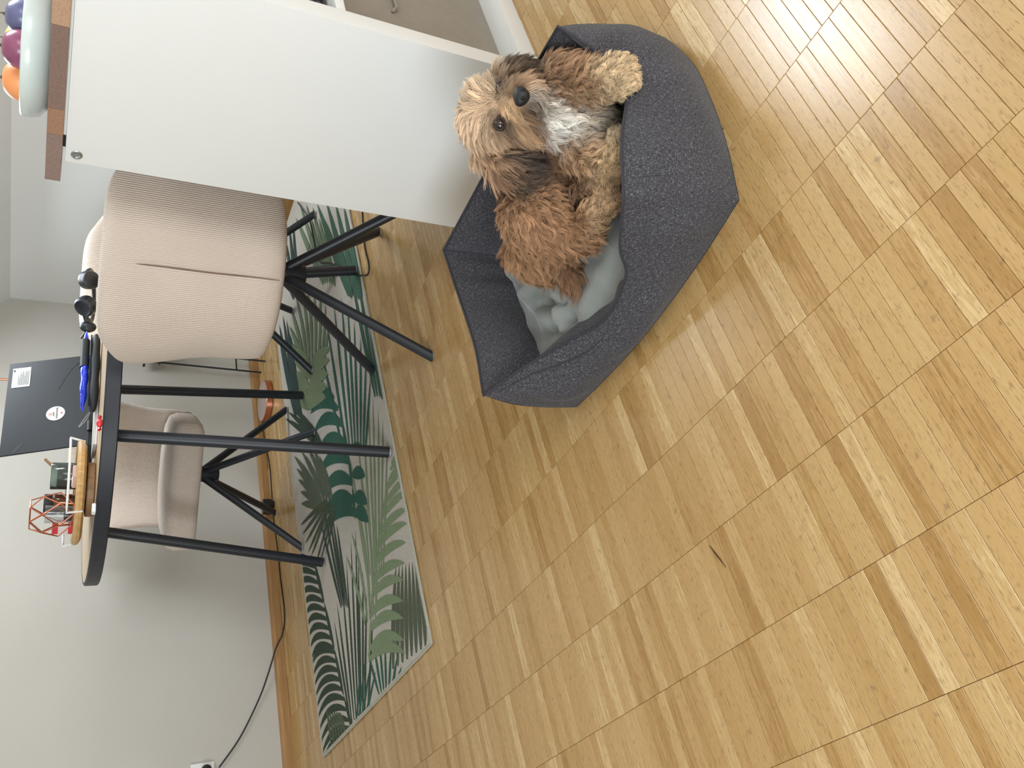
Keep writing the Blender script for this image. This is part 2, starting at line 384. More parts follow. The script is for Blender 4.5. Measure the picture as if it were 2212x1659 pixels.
# fruit bowl
M_bowl = mat('celadon_glaze', (214, 224, 218), 0.22, var=0.05, scale=12, bump=0.02)
BX, BY, BZ = 1.645, 1.140, SH+0.0335
bw = thing('fruit_bowl', 'pale green ceramic fruit bowl at the end of the wooden worktop', 'bowl', (BX, BY, BZ))
MB().lathe([(0.0, 0.0), (0.095, 0.0), (0.112, 0.004), (0.126, 0.016), (0.131, 0.032), (0.131, 0.047), (0.129, 0.050), (0.126, 0.047), (0.122, 0.03), (0.11, 0.014), (0.09, 0.008), (0.0, 0.007)], n=64).build('bowl_body', M_bowl, bw, smooth='all')
def fruit(name, c, r, m, label, cat, squash=0.94, group=None):
    t = thing(name, label, cat, c, 0, group)
    pr = []
    for i in range(17):
        a = -PI/2+PI*i/16; pr.append((max(1e-4, r*math.cos(a)), r*squash*math.sin(a)*(1-0.10*max(0, math.sin(a))**8)))
    MB().lathe(pr, n=28).build('flesh', m, t, smooth='all')
    MB().lathe([(0.003, 0), (0.0035, 0.002), (0.0015, 0.004), (0.001, 0.008)], (0, 0, r*squash*0.89), 8).build('stem', M_stem, t)
    return t
M_stem = mat('fruit_stem', (92, 86, 52), 0.8, var=0.2)
M_or = mat('orange_peel', (246, 160, 100), 0.42, var=0.06, scale=30, bump=0.25, bscale=420, bdist=0.001)
M_pl = mat('plum_skin', (150, 84, 112), 0.25, var=0.25, scale=26)
M_pd = mat('dark_plum_skin', (104, 106, 140), 0.3, var=0.3, scale=26)
M_ye = mat('yellow_peel', (222, 200, 96), 0.4, var=0.1, scale=20)
fruit('orange', (BX-0.064, BY+0.034, BZ+0.050), 0.038, M_or, 'orange resting in the bowl beside the dark plum', 'orange')
fruit('orange', (BX-0.010, BY+0.082, BZ+0.048), 0.034, M_or, 'orange at the outer end of the fruit bowl, farthest from the plums', 'orange')
fruit('plum', (BX-0.074, BY-0.044, BZ+0.050), 0.036, M_pl, 'reddish purple plum in the fruit bowl next to an orange', 'plum', 1.0)
fruit('plum', (BX-0.014, BY-0.072, BZ+0.052), 0.033, M_pd, 'blue black plum in the fruit bowl behind the reddish one', 'plum', 1.0)
fruit('lemon', (BX+0.030, BY+0.010, BZ+0.052), 0.034, M_ye, 'yellow fruit at the back of the bowl behind the orange', 'fruit', 1.1)

# ------------------------------------------------------------------ chairs
def corduroy(name, col, col2):
    m, b, t = base(name, col, 0.85, spec=0.15)
    tc = t.new('ShaderNodeTexCoord'); sx = t.new('ShaderNodeSeparateXYZ'); t.link(tc.outputs['Object'], sx.inputs[0])
    mu = t.new('ShaderNodeMath', operation='MULTIPLY'); mu.inputs[1].default_value = 2*PI/0.0047; t.link(sx.outputs[0], mu.inputs[0])
    sn = t.new('ShaderNodeMath', operation='SINE'); t.link(mu.outputs[0], sn.inputs[0])
    ab = t.new('ShaderNodeMath', operation='ADD'); ab.inputs[1].default_value = 0.35; t.link(sn.outputs[0], ab.inputs[0])
    cl = t.new('ShaderNodeMath', operation='MINIMUM'); cl.inputs[1].default_value = 0.7; t.link(ab.outputs[0], cl.inputs[0])
    nz = t.new('ShaderNodeTexNoise'); nz.inputs['Scale'].default_value = 9; nz.inputs['Detail'].default_value = 4; t.link(tc.outputs['Object'], nz.inputs['Vector'])
    mx = t.new('ShaderNodeMix', data_type='RGBA'); t.link(nz.outputs['Fac'], mx.inputs['Factor']); mx.inputs['A'].default_value = lin(col); mx.inputs['B'].default_value = lin(col2)
    t.link(mx.outputs['Result'], b.inputs['Base Color'])
    bp = t.new('ShaderNodeBump'); bp.inputs['Strength'].default_value = 0.9; bp.inputs['Distance'].default_value = 0.0011
    t.link(cl.outputs[0], bp.inputs['Height']); t.link(bp.outputs[0], b.inputs['Normal'])
    b.inputs['Sheen Weight'].default_value = 0.25; b.inputs['Sheen Roughness'].default_value = 0.4
    return m
M_cord = corduroy('beige_corduroy', (210, 192, 176), (222, 206, 192))
M_leg = mat('black_powder_coat', (33, 36, 42), 0.42, var=0.06, scale=60, bump=0.06, bscale=500, bdist=0.0004)
M_dart = mat('dart_shadow_fabric', (128, 106, 94), 0.95, var=0.1)
M_pad = mat('white_felt_pad', (176, 174, 168), 0.9, var=0.05)
def sq(u, v, a=0.30): return u*(1-a*v*v/2), v*(1-a*u*u/2)
def back_surf(side, nu=81, nv=48):
    P = []
    for i in range(nu):
        u0 = -1+2*i/(nu-1); row = []
        for j in range(nv):
            v0 = -1+2*j/(nv-1)
            ke = 0.17*max(0, v0)**5+0.03*max(0, -v0)**6      # generous top corners, tight lower corners
            u = u0*(1-ke*abs(u0)**1.5)
            v = v0-(0.20*max(0, v0)**3+0.03*(-v0)**3*(v0 < 0)*-1)*abs(u0)**5
            t = (v+1)/2
            z = 0.392+0.413*t
            w = 0.229+0.034*smoothstep(0.30, 0.86, t)
            x = w*u
            y = -0.205-0.045*t+0.14*abs(u)**2.4
            edge = max(0.0, 1-abs(u0)**8)**0.5*max(0.0, 1-abs(v0)**10)**0.5
            th = (0.026+0.006*math.cos(t*PI))*edge
            if side < 0 and t < 0.90:   # sewn dart down the middle of the back
                th -= 0.0065*math.exp(-(x/0.006)**2)*smoothstep(0.90, 0.76, t)*smoothstep(0.0, 0.08, t)
            nx = -0.55*abs(u)**1.4*math.copysign(1, u)
            n = Vector((nx, 1, 0)).normalized()
            row.append(Vector((x, y, z))+n*th*side)
        P.append(row)
    return P
def make_chair(label, c, facing, swivel=0.0, grp=None):
    t = thing('upholstered_chair', label, 'chair', (c[0], c[1], 0), facing-PI/2, grp)
    mbk = MB(); mbk.grid(back_surf(1)); mbk.grid(back_surf(-1))
    mbk.build('backrest', M_cord, t, smooth='all', weld=True)
    # dart seam: dark tube stands for the shade inside the slit
    zs = [0.755-0.345*k/16 for k in range(17)]
    pts = []
    for zz in zs:
        tt = (zz-0.398)/0.405; pts.append((0.0008*math.sin(zz*30), -0.205-0.045*tt-(0.026+0.006*math.cos(tt*PI))+0.0045, zz))
    dm = MB().tube(pts, [0.0003+0.0020*math.sin(PI*min(1, (k+0.5)/17))**0.7 for k in range(17)], 8).build('dart_seam', M_dart, t, smooth='all')
    dm['label'] = 'sewn vertical dart in the back'
    # seat cushion: thick rounded block, slightly crowned
    ol = []
    for (cx_, cy_, r_, a0_) in ((0.035, 0.035, 0.20, -PI/2), (0.185, 0.195, 0.048, 0.0), (-0.185, 0.195, 0.048, PI/2), (-0.035, 0.035, 0.20, PI)):
        for k in range(10): a_ = a0_+PI/2*k/9; ol.append((cx_+r_*math.cos(a_), cy_+r_*math.sin(a_)))
    zb, zt = 0.388, 0.490; rows = []
    for ins, zz in ((1.0, zb), (0.5, zb), (0.030, zb), (0.010, zb+0.007), (0.0, zb+0.026), (0.0, zt-0.030), (0.010, zt-0.008), (0.034, zt+0.001), (0.10, zt+0.007), (0.20, zt+0.011)):
        f_ = [max(0.0, 1-ins/max(0.05, math.hypot(x_, y_-0.04))) if ins < 0.4 else 1-ins*0.98 for x_, y_ in ol]
        rows.append([(x_*q_, 0.04+(y_-0.04)*q_, zz) for (x_, y_), q_ in zip(ol, f_)])
    st = MB().grid(rows, cv=True); n_ = len(ol); o_ = len(st.v)-n_; st.f.append(tuple(o_+k for k in range(n_))); st.uv.append([(0, 0)]*n_); st.f.append(tuple(range(n_-1, -1, -1))); st.uv.append([(0, 0)]*n_)
    st.build('seat', M_cord, t, smooth=50)
    # hub and legs
    MB().lathe([(0.0, 0.292), (0.026, 0.292), (0.030, 0.297), (0.030, 0.374), (0.060, 0.378), (0.060, 0.388), (0, 0.388)], n=28).build('hub', M_leg, t, smooth=True)
    for k in range(4):
        a = PI/4+k*PI/2+swivel; d = Vector((math.cos(a), math.sin(a), 0))
        p0 = d*0.012+Vector((0, 0, 0.352)); p1 = d*0.318+Vector((0, 0, 0.003))
        ax = (p1-p0).normalized(); s = ax.cross(Vector((0, 0, 1))).normalized(); w = ax.cross(s)
        r = 0.0138; n = 16
        ring0 = [p0+(s*math.cos(q*2*PI/n)+w*math.sin(q*2*PI/n))*r for q in range(n)]
        ring1 = []
        for q in range(n):
            pt = p1+(s*math.cos(q*2*PI/n)+w*math.sin(q*2*PI/n))*r
            kk = (0.004-pt.z)/ax.z; ring1.append(pt+ax*kk)
        lg = MB(); lg.grid([ring0, ring1], cv=True); lg.f.append(tuple(range(n))); lg.f.append(tuple(range(2*n-1, n-1, -1))); lg.uv += [[(0, 0)]*n]*2
        lo = lg.build('leg', M_leg, t, smooth=True)
        e = sum(ring1, Vector())/n
        MB().lathe([(0.0, 0.0003), (0.0115, 0.0003), (0.0115, 0.0042), (0, 0.0042)], (e.x-d.x*0.0, e.y, 0), 14).build('foot_pad', M_pad, lo)
    return t
S = 1.16
RUGT = 0.006
cA = make_chair('beige corduroy chair with its back to the viewer, partly behind the white shelf', (1.392*S, 1.418*S), math.radians(41), math.radians(17.5))
cC = make_chair('beige corduroy chair by the back wall, facing the viewer from behind the table', (1.484*S, 2.492*S), math.radians(226), math.radians(-1))
cD = make_chair('beige corduroy chair mostly hidden behind the nearest chair, beside the laptop end of the table', (1.936*S, 2.040*S), math.radians(246), math.radians(42.5))

# ------------------------------------------------------------------ round table
TX, TY, TZ, TR = 1.370*S, 1.977*S, 0.7655, 0.520
tb = thing('round_table', 'round table with light wood top, black edge and slanted black tube legs', 'table', (TX, TY, 0.0))
M_ttop = mat('light_oak_veneer', (212, 186, 150), 0.32, var=0.10, scale=5, stretch=(2, 30, 4), bump=0.03, bscale=80)
M_edge = mat('black_table_edge', (38, 41, 48), 0.5, var=0.06, scale=50, bump=0.05, bscale=400, bdist=0.0005)
MB().lathe([(0.0, TZ-0.006), (TR-0.010, TZ-0.006), (TR-0.010, TZ-0.0004), (0.0, TZ)], n=128).build('table_top', M_ttop, tb, smooth=True)
MB().lathe([(0.0, TZ-0.037), (TR-0.004, TZ-0.037), (TR, TZ-0.034), (TR, TZ-0.003), (TR-0.003, TZ), (TR-0.0098, TZ), (TR-0.0098, TZ-0.0062), (0, TZ-0.0062)], n=128).build('edge_band', M_edge, tb, smooth=True)
for sx in (-1, 1):
    for sy in (-1, 1):
        p0 = Vector((sx*0.270, sy*0.270, TZ-0.036)); p1 = Vector((sx*0.360, sy*0.364, 0.0145))
        lo = MB().tube([p0, p1], 0.0165, 20).build('leg', M_leg, tb, smooth=True)
        MB().lathe([(0, 0.0112), (0.0125, 0.0112), (0.0125, 0.016), (0, 0.016)], (p1.x, p1.y, 0), 14).build('foot_pad', M_pad, lo)
for c_ in (cC, cD): c_.location.z = 0.0105

# ------------------------------------------------------------------ things on the table
TT = TZ+0.0006
# laptop
LX, LY, LPH, LTA, LW, LH = 1.634, 2.301, 0.087, -0.299, 0.354, 0.232
ld = Vector((math.cos(LPH), math.sin(LPH), 0)); ln = Vector((-math.sin(LPH), math.cos(LPH), 0))
lup = Vector((0, 0, 1))*math.cos(LTA)-ln*math.sin(LTA); lout = lup.cross(ld).normalized()
if lout.y > 0: lout = -lout
LB = Vector((LX, LY, TT+0.0125))
lap = thing('laptop', 'open black laptop with stickers on its lid, standing on the round table', 'laptop', (LX, LY, TT))
LO = Vector((LX, LY, TT))
M_lid = mat('black_lid', (35, 39, 45), 0.55, var=0.05, scale=80, bump=0.05, bscale=900, bdist=0.0003)
M_sil = mat('silver_edge', (150, 165, 180), 0.3, 0.8, var=0.05)
def lidp(a, b2, o=0.0): return LB+ld*a+lup*b2+lout*o
MB().obox(lidp(0, LH/2)-lout*0.003, ld*LW/2, lup*LH/2, lout*0.003, 0.0012).build('lid', M_lid, lap, smooth=True, origin=LO)
MB().obox(lidp(LW/2+0.0006, LH/2)-lout*0.004, ld*0.0007, lup*LH/2*0.97, lout*0.0016).build('lid_edge', M_sil, lap, origin=LO)
MB().obox(LO+ln*(LH/2+0.004)+Vector((0, 0, 0.0075)), ld*LW/2, ln*LH/2, Vector((0, 0, 0.0055)), 0.002).build('base', M_lid, lap, smooth=True, origin=LO)
M_scr = mat('screen_glass', (18, 20, 24), 0.15)
MB().obox(lidp(0, LH/2)-lout*0.0066, ld*(LW/2-0.008), lup*(LH/2-0.01), lout*0.0004).build('screen', M_scr, lap, origin=LO)
kb = MB()
for i in range(14):
    for j in range(5):
        kb.obox(LO+ln*(0.05+j*0.019)+ld*(-0.135+i*0.0205)+Vector((0, 0, 0.0137)), ld*0.0085, ln*0.0078, Vector((0, 0, 0.0007)))
kb.build('keyboard', M_blk, lap, origin=LO)
for s in (-1, 1):
    a = LO+ld*s*0.11+Vector((0, 0, 0.012)); MB().tube([a-ld*0.018, a+ld*0.018], 0.006, 10).build('hinge', M_blk, lap, smooth=True, origin=LO)
def on_lid(px, py, o):
    d = ray(px, py); pl = lidp(0, 0, o); k = (pl-CAMP).dot(lout)/d.dot(lout); return CAMP+d*k
def lab(p):
    e = p-LB; return e.dot(ld), e.dot(lup)
M_stk = mat('sticker_paper', (226, 228, 220), 0.5, var=0.02)
M_stl = mat('label_paper', (206, 208, 204), 0.5, var=0.03)
M_ink = mat('grey_print', (122, 124, 124), 0.6)
M_dk = mat('dark_print', (70, 70, 72), 0.6)
M_red = mat('red_print', (206, 60, 70), 0.5)
cA_, cB_ = lab(on_lid(120, 893, 0.0003))
el = MB(); N = 40
el.add([lidp(cA_, cB_, 0.0009)]+[lidp(cA_+0.0265*math.cos(k*2*PI/N), cB_+0.0255*math.sin(k*2*PI/N), 0.0009) for k in range(N)]+[lidp(cA_+0.0265*math.cos(k*2*PI/N), cB_+0.0255*math.sin(k*2*PI/N), 0.0001) for k in range(N)],
       [(0, 1+k, 1+(k+1) % N) for k in range(N)]+[(1+k, 1+N+k, 1+N+(k+1) % N, 1+(k+1) % N) for k in range(N)])
stk = el.build('round_sticker', M_stk, lap, origin=LO); stk['label'] = 'round white sticker with dark and red writing'
def text(body, a, b2, size, m, parent, rot, name, off=0.0013):
    cu = bpy.data.curves.new(name, 'FONT'); cu.body = body; cu.size = size; cu.align_x = 'CENTER'; cu.align_y = 'CENTER'; cu.extrude = 0.00015
    tmp_ = bpy.data.objects.new(name, cu); COL.objects.link(tmp_)
    dg_ = bpy.context.evaluated_depsgraph_get(); dg_.update(); me = bpy.data.meshes.new_from_object(tmp_.evaluated_get(dg_))
    bpy.data.objects.remove(tmp_); me.materials.clear(); me.materials.append(m)
    xd = ld*math.cos(rot)+lup*math.sin(rot); yd = -ld*math.sin(rot)+lup*math.cos(rot); zd = xd.cross(yd)
    p = lidp(a, b2, off)-LO
    me.transform(Matrix(((xd.x, yd.x, zd.x, p.x), (xd.y, yd.y, zd.y, p.y), (xd.z, yd.z, zd.z, p.z), (0, 0, 0, 1))))
    o = bpy.data.objects.new(name, me); COL.objects.link(o); o.parent = parent; return o
# the writing stands on its head while the lid is open
text('Jnnovation', cA_+0.000, cB_-0.0045, 0.0098, M_dk, stk, PI, 'sticker_text')
text('jetzt', cA_-0.003, cB_+0.0045, 0.0085, M_dk, stk, PI, 'sticker_text')
text('2C', cA_-0.003, cB_+0.014, 0.011, M_red, stk, PI+0.25, 'sticker_text')
MB().lathe([(0, 0), (0.0028, 0), (0.0028, 0.0004), (0, 0.0004)], n=16).xf(Matrix.Translation(lidp(cA_-0.001, cB_-0.0165, 0.0009)) @ lout.to_track_quat('Z', 'Y').to_matrix().to_4x4()).build('red_mark', M_red, stk, origin=LO)
qa = [lab(on_lid(*q, 0.0003)) for q in ((29, 797), (67, 795), (64, 834), (27, 838))]
a0, a1 = min(q[0] for q in qa), max(q[0] for q in qa); b0, b1 = min(q[1] for q in qa), max(q[1] for q in qa)
lb = MB().obox(lidp((a0+a1)/2, (b0+b1)/2, 0.0004), ld*(a1-a0)/2, lup*(b1-b0)/2, lout*0.0004).build('paper_label', M_stl, lap, origin=LO)
lb['label'] = 'pale paper label with small grey print'
pr = MB()
for k in range(11):
    bb_ = b0+(b1-b0)*(0.10+0.055*k*1.0); wv_ = (0.8, 0.74, 0.66, 0.78, 0.5, 0.7, 0.76, 0.6, 0.7, 0.4, 0.55)[k]
    pr.obox(lidp(a0+(a1-a0)*(0.1+wv_/2*0.95), bb_, 0.0009), ld*(a1-a0)*wv_/2*0.95, lup*(b1-b0)*0.013, lout*0.0001)
pr.build('printed_lines', M_ink, lb, origin=LO)
pr = MB().obox(lidp(a1-(a1-a0)*0.14, b1-(b1-b0)*0.10, 0.0009), ld*(a1-a0)*0.05, lup*(b1-b0)*0.05, lout*0.0001)
pr.build('printed_mark', M_dk, lb, origin=LO)
ga, gb = lab(on_lid(36, 972, 0.0))
M_logo = mat('grey_logo', (92, 94, 98), 0.4, 0.5)
lg_ = text('ThinkPad', ga+0.004, gb, 0.0105, M_logo, lap, math.radians(-38), 'logo_text', 0.0004)
MB().ball(lidp(ga+0.0045, gb+0.0030, 0.0005), 0.0010, 10, 6).build('logo_dot', M_red, lap, origin=LO)
# headphones
HX, HY = 1.955, 2.180
hp = thing('headphones', 'black over-ear headphones lying on the table behind the nearest chair', 'headphones', (HX, HY, TT))
M_hp = mat('black_rubber', (30, 35, 42), 0.38, var=0.05, bump=0.03)
hd = Vector((math.cos(-0.65), math.sin(-0.65), 0)); hn = Vector((-hd.y, hd.x, 0))
def cup(c, ax, r, name):
    prof = [(0, -0.014), (r*0.75, -0.014), (r*0.95, -0.010), (r, -0.002), (r*0.97, 0.004), (r, 0.008), (r*0.98, 0.018), (r*0.8, 0.024), (r*0.55, 0.020), (0, 0.018)]
    MB().lathe(prof, n=28).xf(Matrix.Translation(c) @ Vector(ax).to_track_quat('Z', 'Y').to_matrix().to_4x4()).build(name, M_hp, hp, smooth=True)
cup(hd*0.035+Vector((0, 0, 0.034)), hn*0.8+Vector((0, 0, 0.5)), 0.029, 'ear_cup'); cup(-hd*0.045+Vector((0, 0, 0.037)), -hn*0.7+Vector((0, 0, 0.55))-hd*0.5, 0.032, 'ear_cup')
MB().tube(catmull([hd*0.05+Vector((0, 0, 0.05)), hd*0.07+hn*0.06+Vector((0, 0, 0.03)), hn*0.13+Vector((0, 0, 0.016)), -hd*0.09+hn*0.07+Vector((0, 0, 0.02)), -hd*0.06+Vector((0, 0, 0.05))], 6), 0.0065, 10).build('headband', M_hp, hp, smooth=True)
MB().tube(catmull([-hd*0.075+Vector((0, 0, 0.045)), -hd*0.12-hn*0.01+Vector((0, 0, 0.034)), -hd*0.15-hn*0.01+Vector((0, 0, 0.047))], 6), 0.0035, 8).build('microphone_arm', M_hp, hp, smooth=True)
MB().ball(tuple(-hd*0.112-hn*0.006+Vector((0, 0, 0.030))), (0.020, 0.016, 0.024)).build('hinge_block', M_hp, hp, smooth='all')
# black pouch and blue wrapped bottle lying on it
PX, PY = 1.548, 2.06
pd = Vector((math.cos(-0.10), math.sin(-0.10), 0)); pn = Vector((-pd.y, pd.x, 0))
M_pouch = mat('black_nylon', (30, 34, 38), 0.6, var=0.1, scale=50, bump=0.2, bscale=120, bdist=0.002)
po = thing('pencil_case', 'black soft pencil case lying in front of the laptop', 'case', (PX, PY, TT))
rows = []
for i in range(21):
    a = -1+2*i/20; e = max(0.0, 1-abs(a)**5)**0.5; rows.append([pd*a*0.128+pn*0.034*e*math.cos(q)+Vector((0, 0, 0.0142+0.0128*e*math.sin(q)*(1+0.08*math.sin(a*9)))) for q in [k*2*PI/18 for k in range(18)]])
MB().grid(rows, cv=True).build('body', M_pouch, po, smooth='all')
MB().tube([pd*-0.115+Vector((0, -0.012, 0.0262)), pd*0.115+Vector((0, -0.012, 0.0262))], 0.0022, 6).build('zip', M_blk, po)
MB().tube(catmull([pd*-0.126+Vector((0, 0, 0.02)), pd*-0.155+Vector((0, -0.006, 0.030)), pd*-0.172+Vector((0, 0, 0.045)), pd*-0.15+Vector((0, 0.004, 0.036)), pd*-0.125+Vector((0, 0, 0.022))], 5), 0.0014, 6).build('wrist_cord', M_ink, po, smooth=True)
M_blue = mat('blue_foil', (44, 66, 214), 0.2, 0.2, var=0.35, scale=60, bump=0.4, bscale=90, bdist=0.004)
bl = thing('blue_wrapper', 'shiny blue wrapped packet with a black band lying on the black pencil case', 'packet', (PX, PY, TT+0.0285))
rows = []
for i in range(25):
    a = -1+2*i/24; e = max(0.02, 1-abs(a)**3.2)**0.6; rows.append([pd*(0.005+a*0.13)+pn*0.016*e*math.cos(q)+Vector((0, 0, 0.0105+0.0098*e*math.sin(q)*(1+0.15*math.sin(a*14+q)))) for q in [k*2*PI/14 for k in range(14)]])
MB().grid(rows, cv=True).build('foil', M_blue, bl, smooth='all')
bd_ = MB().grid([[pd*a+pn*0.0178*math.cos(q)+Vector((0, 0, 0.0118+0.0114*math.sin(q))) for q in [k*2*PI/16 for k in range(16)]] for a in (0.012, 0.014, 0.098, 0.10)], cv=True)
bd_.build('band', M_pouch, bl, smooth=True)
MB().tube(catmull([pd*0.03+Vector((0, 0, 0.024)), pd*0.0+Vector((0, 0, 0.045)), pd*-0.06+Vector((0.0, 0.0, 0.070))], 6), 0.0013, 6).build('strap', M_blk, bl)
# wooden tray stack with glassware
WX, WY = 1.252, 2.205
M_bamb = mat('bamboo', (196, 158, 104), 0.45, var=0.16, scale=14, stretch=(9, 1.5, 3), bump=0.04)
M_dwd = mat('dark_wood', (138, 104, 68), 0.5, var=0.2, scale=12, stretch=(8, 2, 3), bump=0.04)
M_wwire = mat('white_wire', (232, 234, 232), 0.4, bump=0.02)
tv = tag(MB().lathe([(0, 0), (0.070, 0), (0.072, 0.002), (0.072, 0.016), (0.070, 0.018), (0, 0.018)], (0, 0, 0), 48).build('wooden_trivet', M_dwd, None, smooth=True, origin=(0, 0, 0)), 'small dark wooden board under the round bamboo tray', 'board')
tv.location = (WX-0.012, WY-0.035, TT)
MB().lathe([(0, 0.0181), (0.05, 0.0181), (0.05, 0.0215), (0, 0.0215)], (0, 0, 0), 32).build('felt', M_blk, tv)
TB = TT+0.022
tr = thing('bamboo_tray', 'round bamboo tray with white wire handles on the table', 'tray', (WX, WY, TB))
MB().lathe([(0, 0), (0.126, 0), (0.138, 0.006), (0.141, 0.014), (0.138, 0.021), (0.131, 0.0225), (0.128, 0.019), (0, 0.018)], n=72).build('plate', M_bamb, tr, smooth=True)
for a0_, a1_ in ((-2.45, -0.65), (0.7, 2.45)):
    pts = [(0.136*math.cos(a0_), 0.136*math.sin(a0_), 0.004)]+[(0.146*math.cos(a0_+(a1_-a0_)*k/14), 0.146*math.sin(a0_+(a1_-a0_)*k/14), 0.040) for k in range(15)]+[(0.136*math.cos(a1_), 0.136*math.sin(a1_), 0.004)]
    MB().tube(pts, 0.0030, 8).build('wire_handle', M_wwire, tr, smooth=True)
TS = TB+0.0186
def glass(name, col, rough=0.06, trans=0.85, ior=1.45):
    m, b, t = base(name, col, rough); b.inputs['Transmission Weight'].default_value = trans; b.inputs['IOR'].default_value = ior
    nz = t.new('ShaderNodeTexNoise'); nz.inputs['Scale'].default_value = 30
    mr = t.new('ShaderNodeMapRange'); mr.inputs['To Min'].default_value = rough; mr.inputs['To Max'].default_value = rough+0.05; t.link(nz.outputs['Fac'], mr.inputs['Value']); t.link(mr.outputs[0], b.inputs['Roughness']); return m
M_ggl = glass('smoky_green_glass', (196, 210, 200), trans=0.9); M_agl = glass('amber_glass', (116, 74, 48), trans=0.6); M_cgl = glass('clear_glass', (238, 240, 240), trans=0.95)
M_wax = mat('cream_wax', (226, 222, 206), 0.6, var=0.03)
M_gwax = mat('green_wax', (158, 172, 160), 0.5, var=0.05)
jr = thing('candle_jar', 'smoky green glass candle jar with a cork lid lying open on the tray', 'jar', (1.325, 2.245, TS))
MB().lathe([(0, 0), (0.035, 0), (0.037, 0.002), (0.037, 0.060), (0.0355, 0.062), (0.034, 0.060), (0.034, 0.003), (0, 0.003)], n=40).build('glass_wall', M_ggl, jr, smooth=True)
MB().lathe([(0, 0.0034), (0.0335, 0.0034), (0.0335, 0.046), (0.030, 0.047), (0, 0.046)], n=32).build('wax', M_gwax, jr, smooth=True)
MB().tube([(0.030, 0.0, 0.058), (0.055, 0.004, 0.078)], 0.004, 8).build('spoon_end', M_dwd, jr)
aj = thing('amber_jar', 'dark amber glass jar with black lid behind the green candle jar', 'jar', (1.262, 2.290, TS))
MB().lathe([(0, 0), (0.026, 0), (0.028, 0.003), (0.028, 0.046), (0.024, 0.052), (0, 0.053)], n=32).build('glass_wall', M_agl, aj, smooth=True)
MB().lathe([(0, 0.053), (0.027, 0.053), (0.028, 0.055), (0.028, 0.072), (0.026, 0.074), (0, 0.074)], n=32).build('lid', M_blk, aj, smooth=True)
M_cop = mat('copper', (214, 140, 112), 0.25, 1.0, var=0.05, bump=0.02)
gh = thing('copper_wire_holder', 'geometric copper wire candle holder at the edge of the tray', 'candle holder', (1.168, 2.172, TS))
levels = [(0.030, 0.002, 0.0), (0.056, 0.034, 0.52), (0.052, 0.072, 0.0), (0.036, 0.100, 0.52)]
ring = [[Vector((r*math.cos(o+k*PI/3), r*math.sin(o+k*PI/3), h+0.002)) for k in range(6)] for r, h, o in levels]
gw = MB()
for li in range(4):
    for k in range(6):
        if li in (0, 3): gw.tube([ring[li][k], ring[li][(k+1) % 6]], 0.0016, 6)
        if li < 3:
            for dk in ((0, -1) if levels[li][2] == 0 else (0, 1)): gw.tube([ring[li][k], ring[li+1][(k+dk) % 6]], 0.0016, 6)
gw.build('wire_frame', M_cop, gh)
MB().lathe([(0, 0.0005), (0.030, 0.0005), (0.030, 0.003), (0, 0.003)], n=6).build('foot_plate', M_cop, gh)
cg = thing('glass_tealight', 'clear glass cup with a white candle inside the copper wire holder', 'candle', (1.168, 2.172, TS+0.004))
MB().lathe([(0, 0), (0.020, 0), (0.021, 0.002), (0.023, 0.065), (0.0215, 0.065), (0.0195, 0.003), (0, 0.003)], n=28).build('glass_cup', M_cgl, cg, smooth=True)
MB().lathe([(0, 0.0035), (0.0185, 0.0035), (0.0185, 0.022), (0, 0.024)], n=24).build('wax', M_wax, cg, smooth=True)
rc = thing('red_carton', 'small red and white carton behind the copper wire holder', 'carton', (1.175, 2.262, TS))
M_rc = mat('red_card', (214, 48, 62), 0.5, var=0.04); M_wc = mat('white_card', (238, 224, 228), 0.5, var=0.03)
MB().box(-0.014, 0.014, -0.008, 0.008, 0.0, 0.012, 0.0006).build('red_foot', M_rc, rc); MB().box(-0.014, 0.014, -0.008, 0.008, 0.0121, 0.036, 0.0006).build('white_middle', M_wc, rc); MB().box(-0.014, 0.014, -0.008, 0.008, 0.0361, 0.050, 0.0006).build('red_cap', M_rc, rc)
cs = tag(MB().lathe([(0, 0), (0.030, 0), (0.034, 0.003), (0.034, 0.011), (0.030, 0.012), (0.028, 0.006), (0, 0.005)], n=6).build('copper_dish', mat('rose_dish', (232, 198, 188), 0.3, 0.3, var=0.04), None, smooth=True, origin=(0, 0, 0)), 'shallow rose coloured dish on the bamboo tray beside the wire holder', 'dish')
cs.location = (1.262, 2.140, TS)
# small loose things on the table
cd = thing('red_sweet', 'red wrapped sweet lying near the black edge of the table', 'sweet', (1.245, 1.858, TT))
M_rs = mat('red_foil', (224, 66, 76), 0.2, 0.2, var=0.25, scale=120, bump=0.3)
MB().ball((0, 0, 0.0075), (0.012, 0.009, 0.0075)).build('centre', M_rs, cd, smooth='all')
for s in (-1, 1): MB().grid([[(s*0.010, 0.002*math.cos(k), 0.0075+0.002*math.sin(k)) for k in (0, 1.57, 3.14, 4.71)], [(s*0.019, 0.008*math.cos(k), 0.0075+0.005*math.sin(k)) for k in (0, 1.57, 3.14, 4.71)]], cv=True).build('twist', M_rs, cd)
wt = thing('white_remote', 'small white rounded gadget near the table edge below the tray', 'gadget', (1.105, 2.030, TT))
MB().box(-0.012, 0.012, -0.009, 0.009, 0, 0.009, 0.003).build('shell', M_wwire, wt, smooth=True)
MB().lathe([(0, 0.009), (0.004, 0.009), (0.004, 0.0096), (0, 0.0096)], (0.006, 0, 0), 12).build('button', M_ink, wt)
bkk = thing('magazine', 'flat white magazine under the edge of the bamboo tray', 'magazine', (1.42, 2.145, TT))
for k in range(2): MB().obox((0, 0, 0.002+0.004*k), (0.07, -0.01, 0), (0.008, 0.05, 0), (0, 0, 0.0018)).build('sheet', (M_wc, M_stl)[k], bkk)

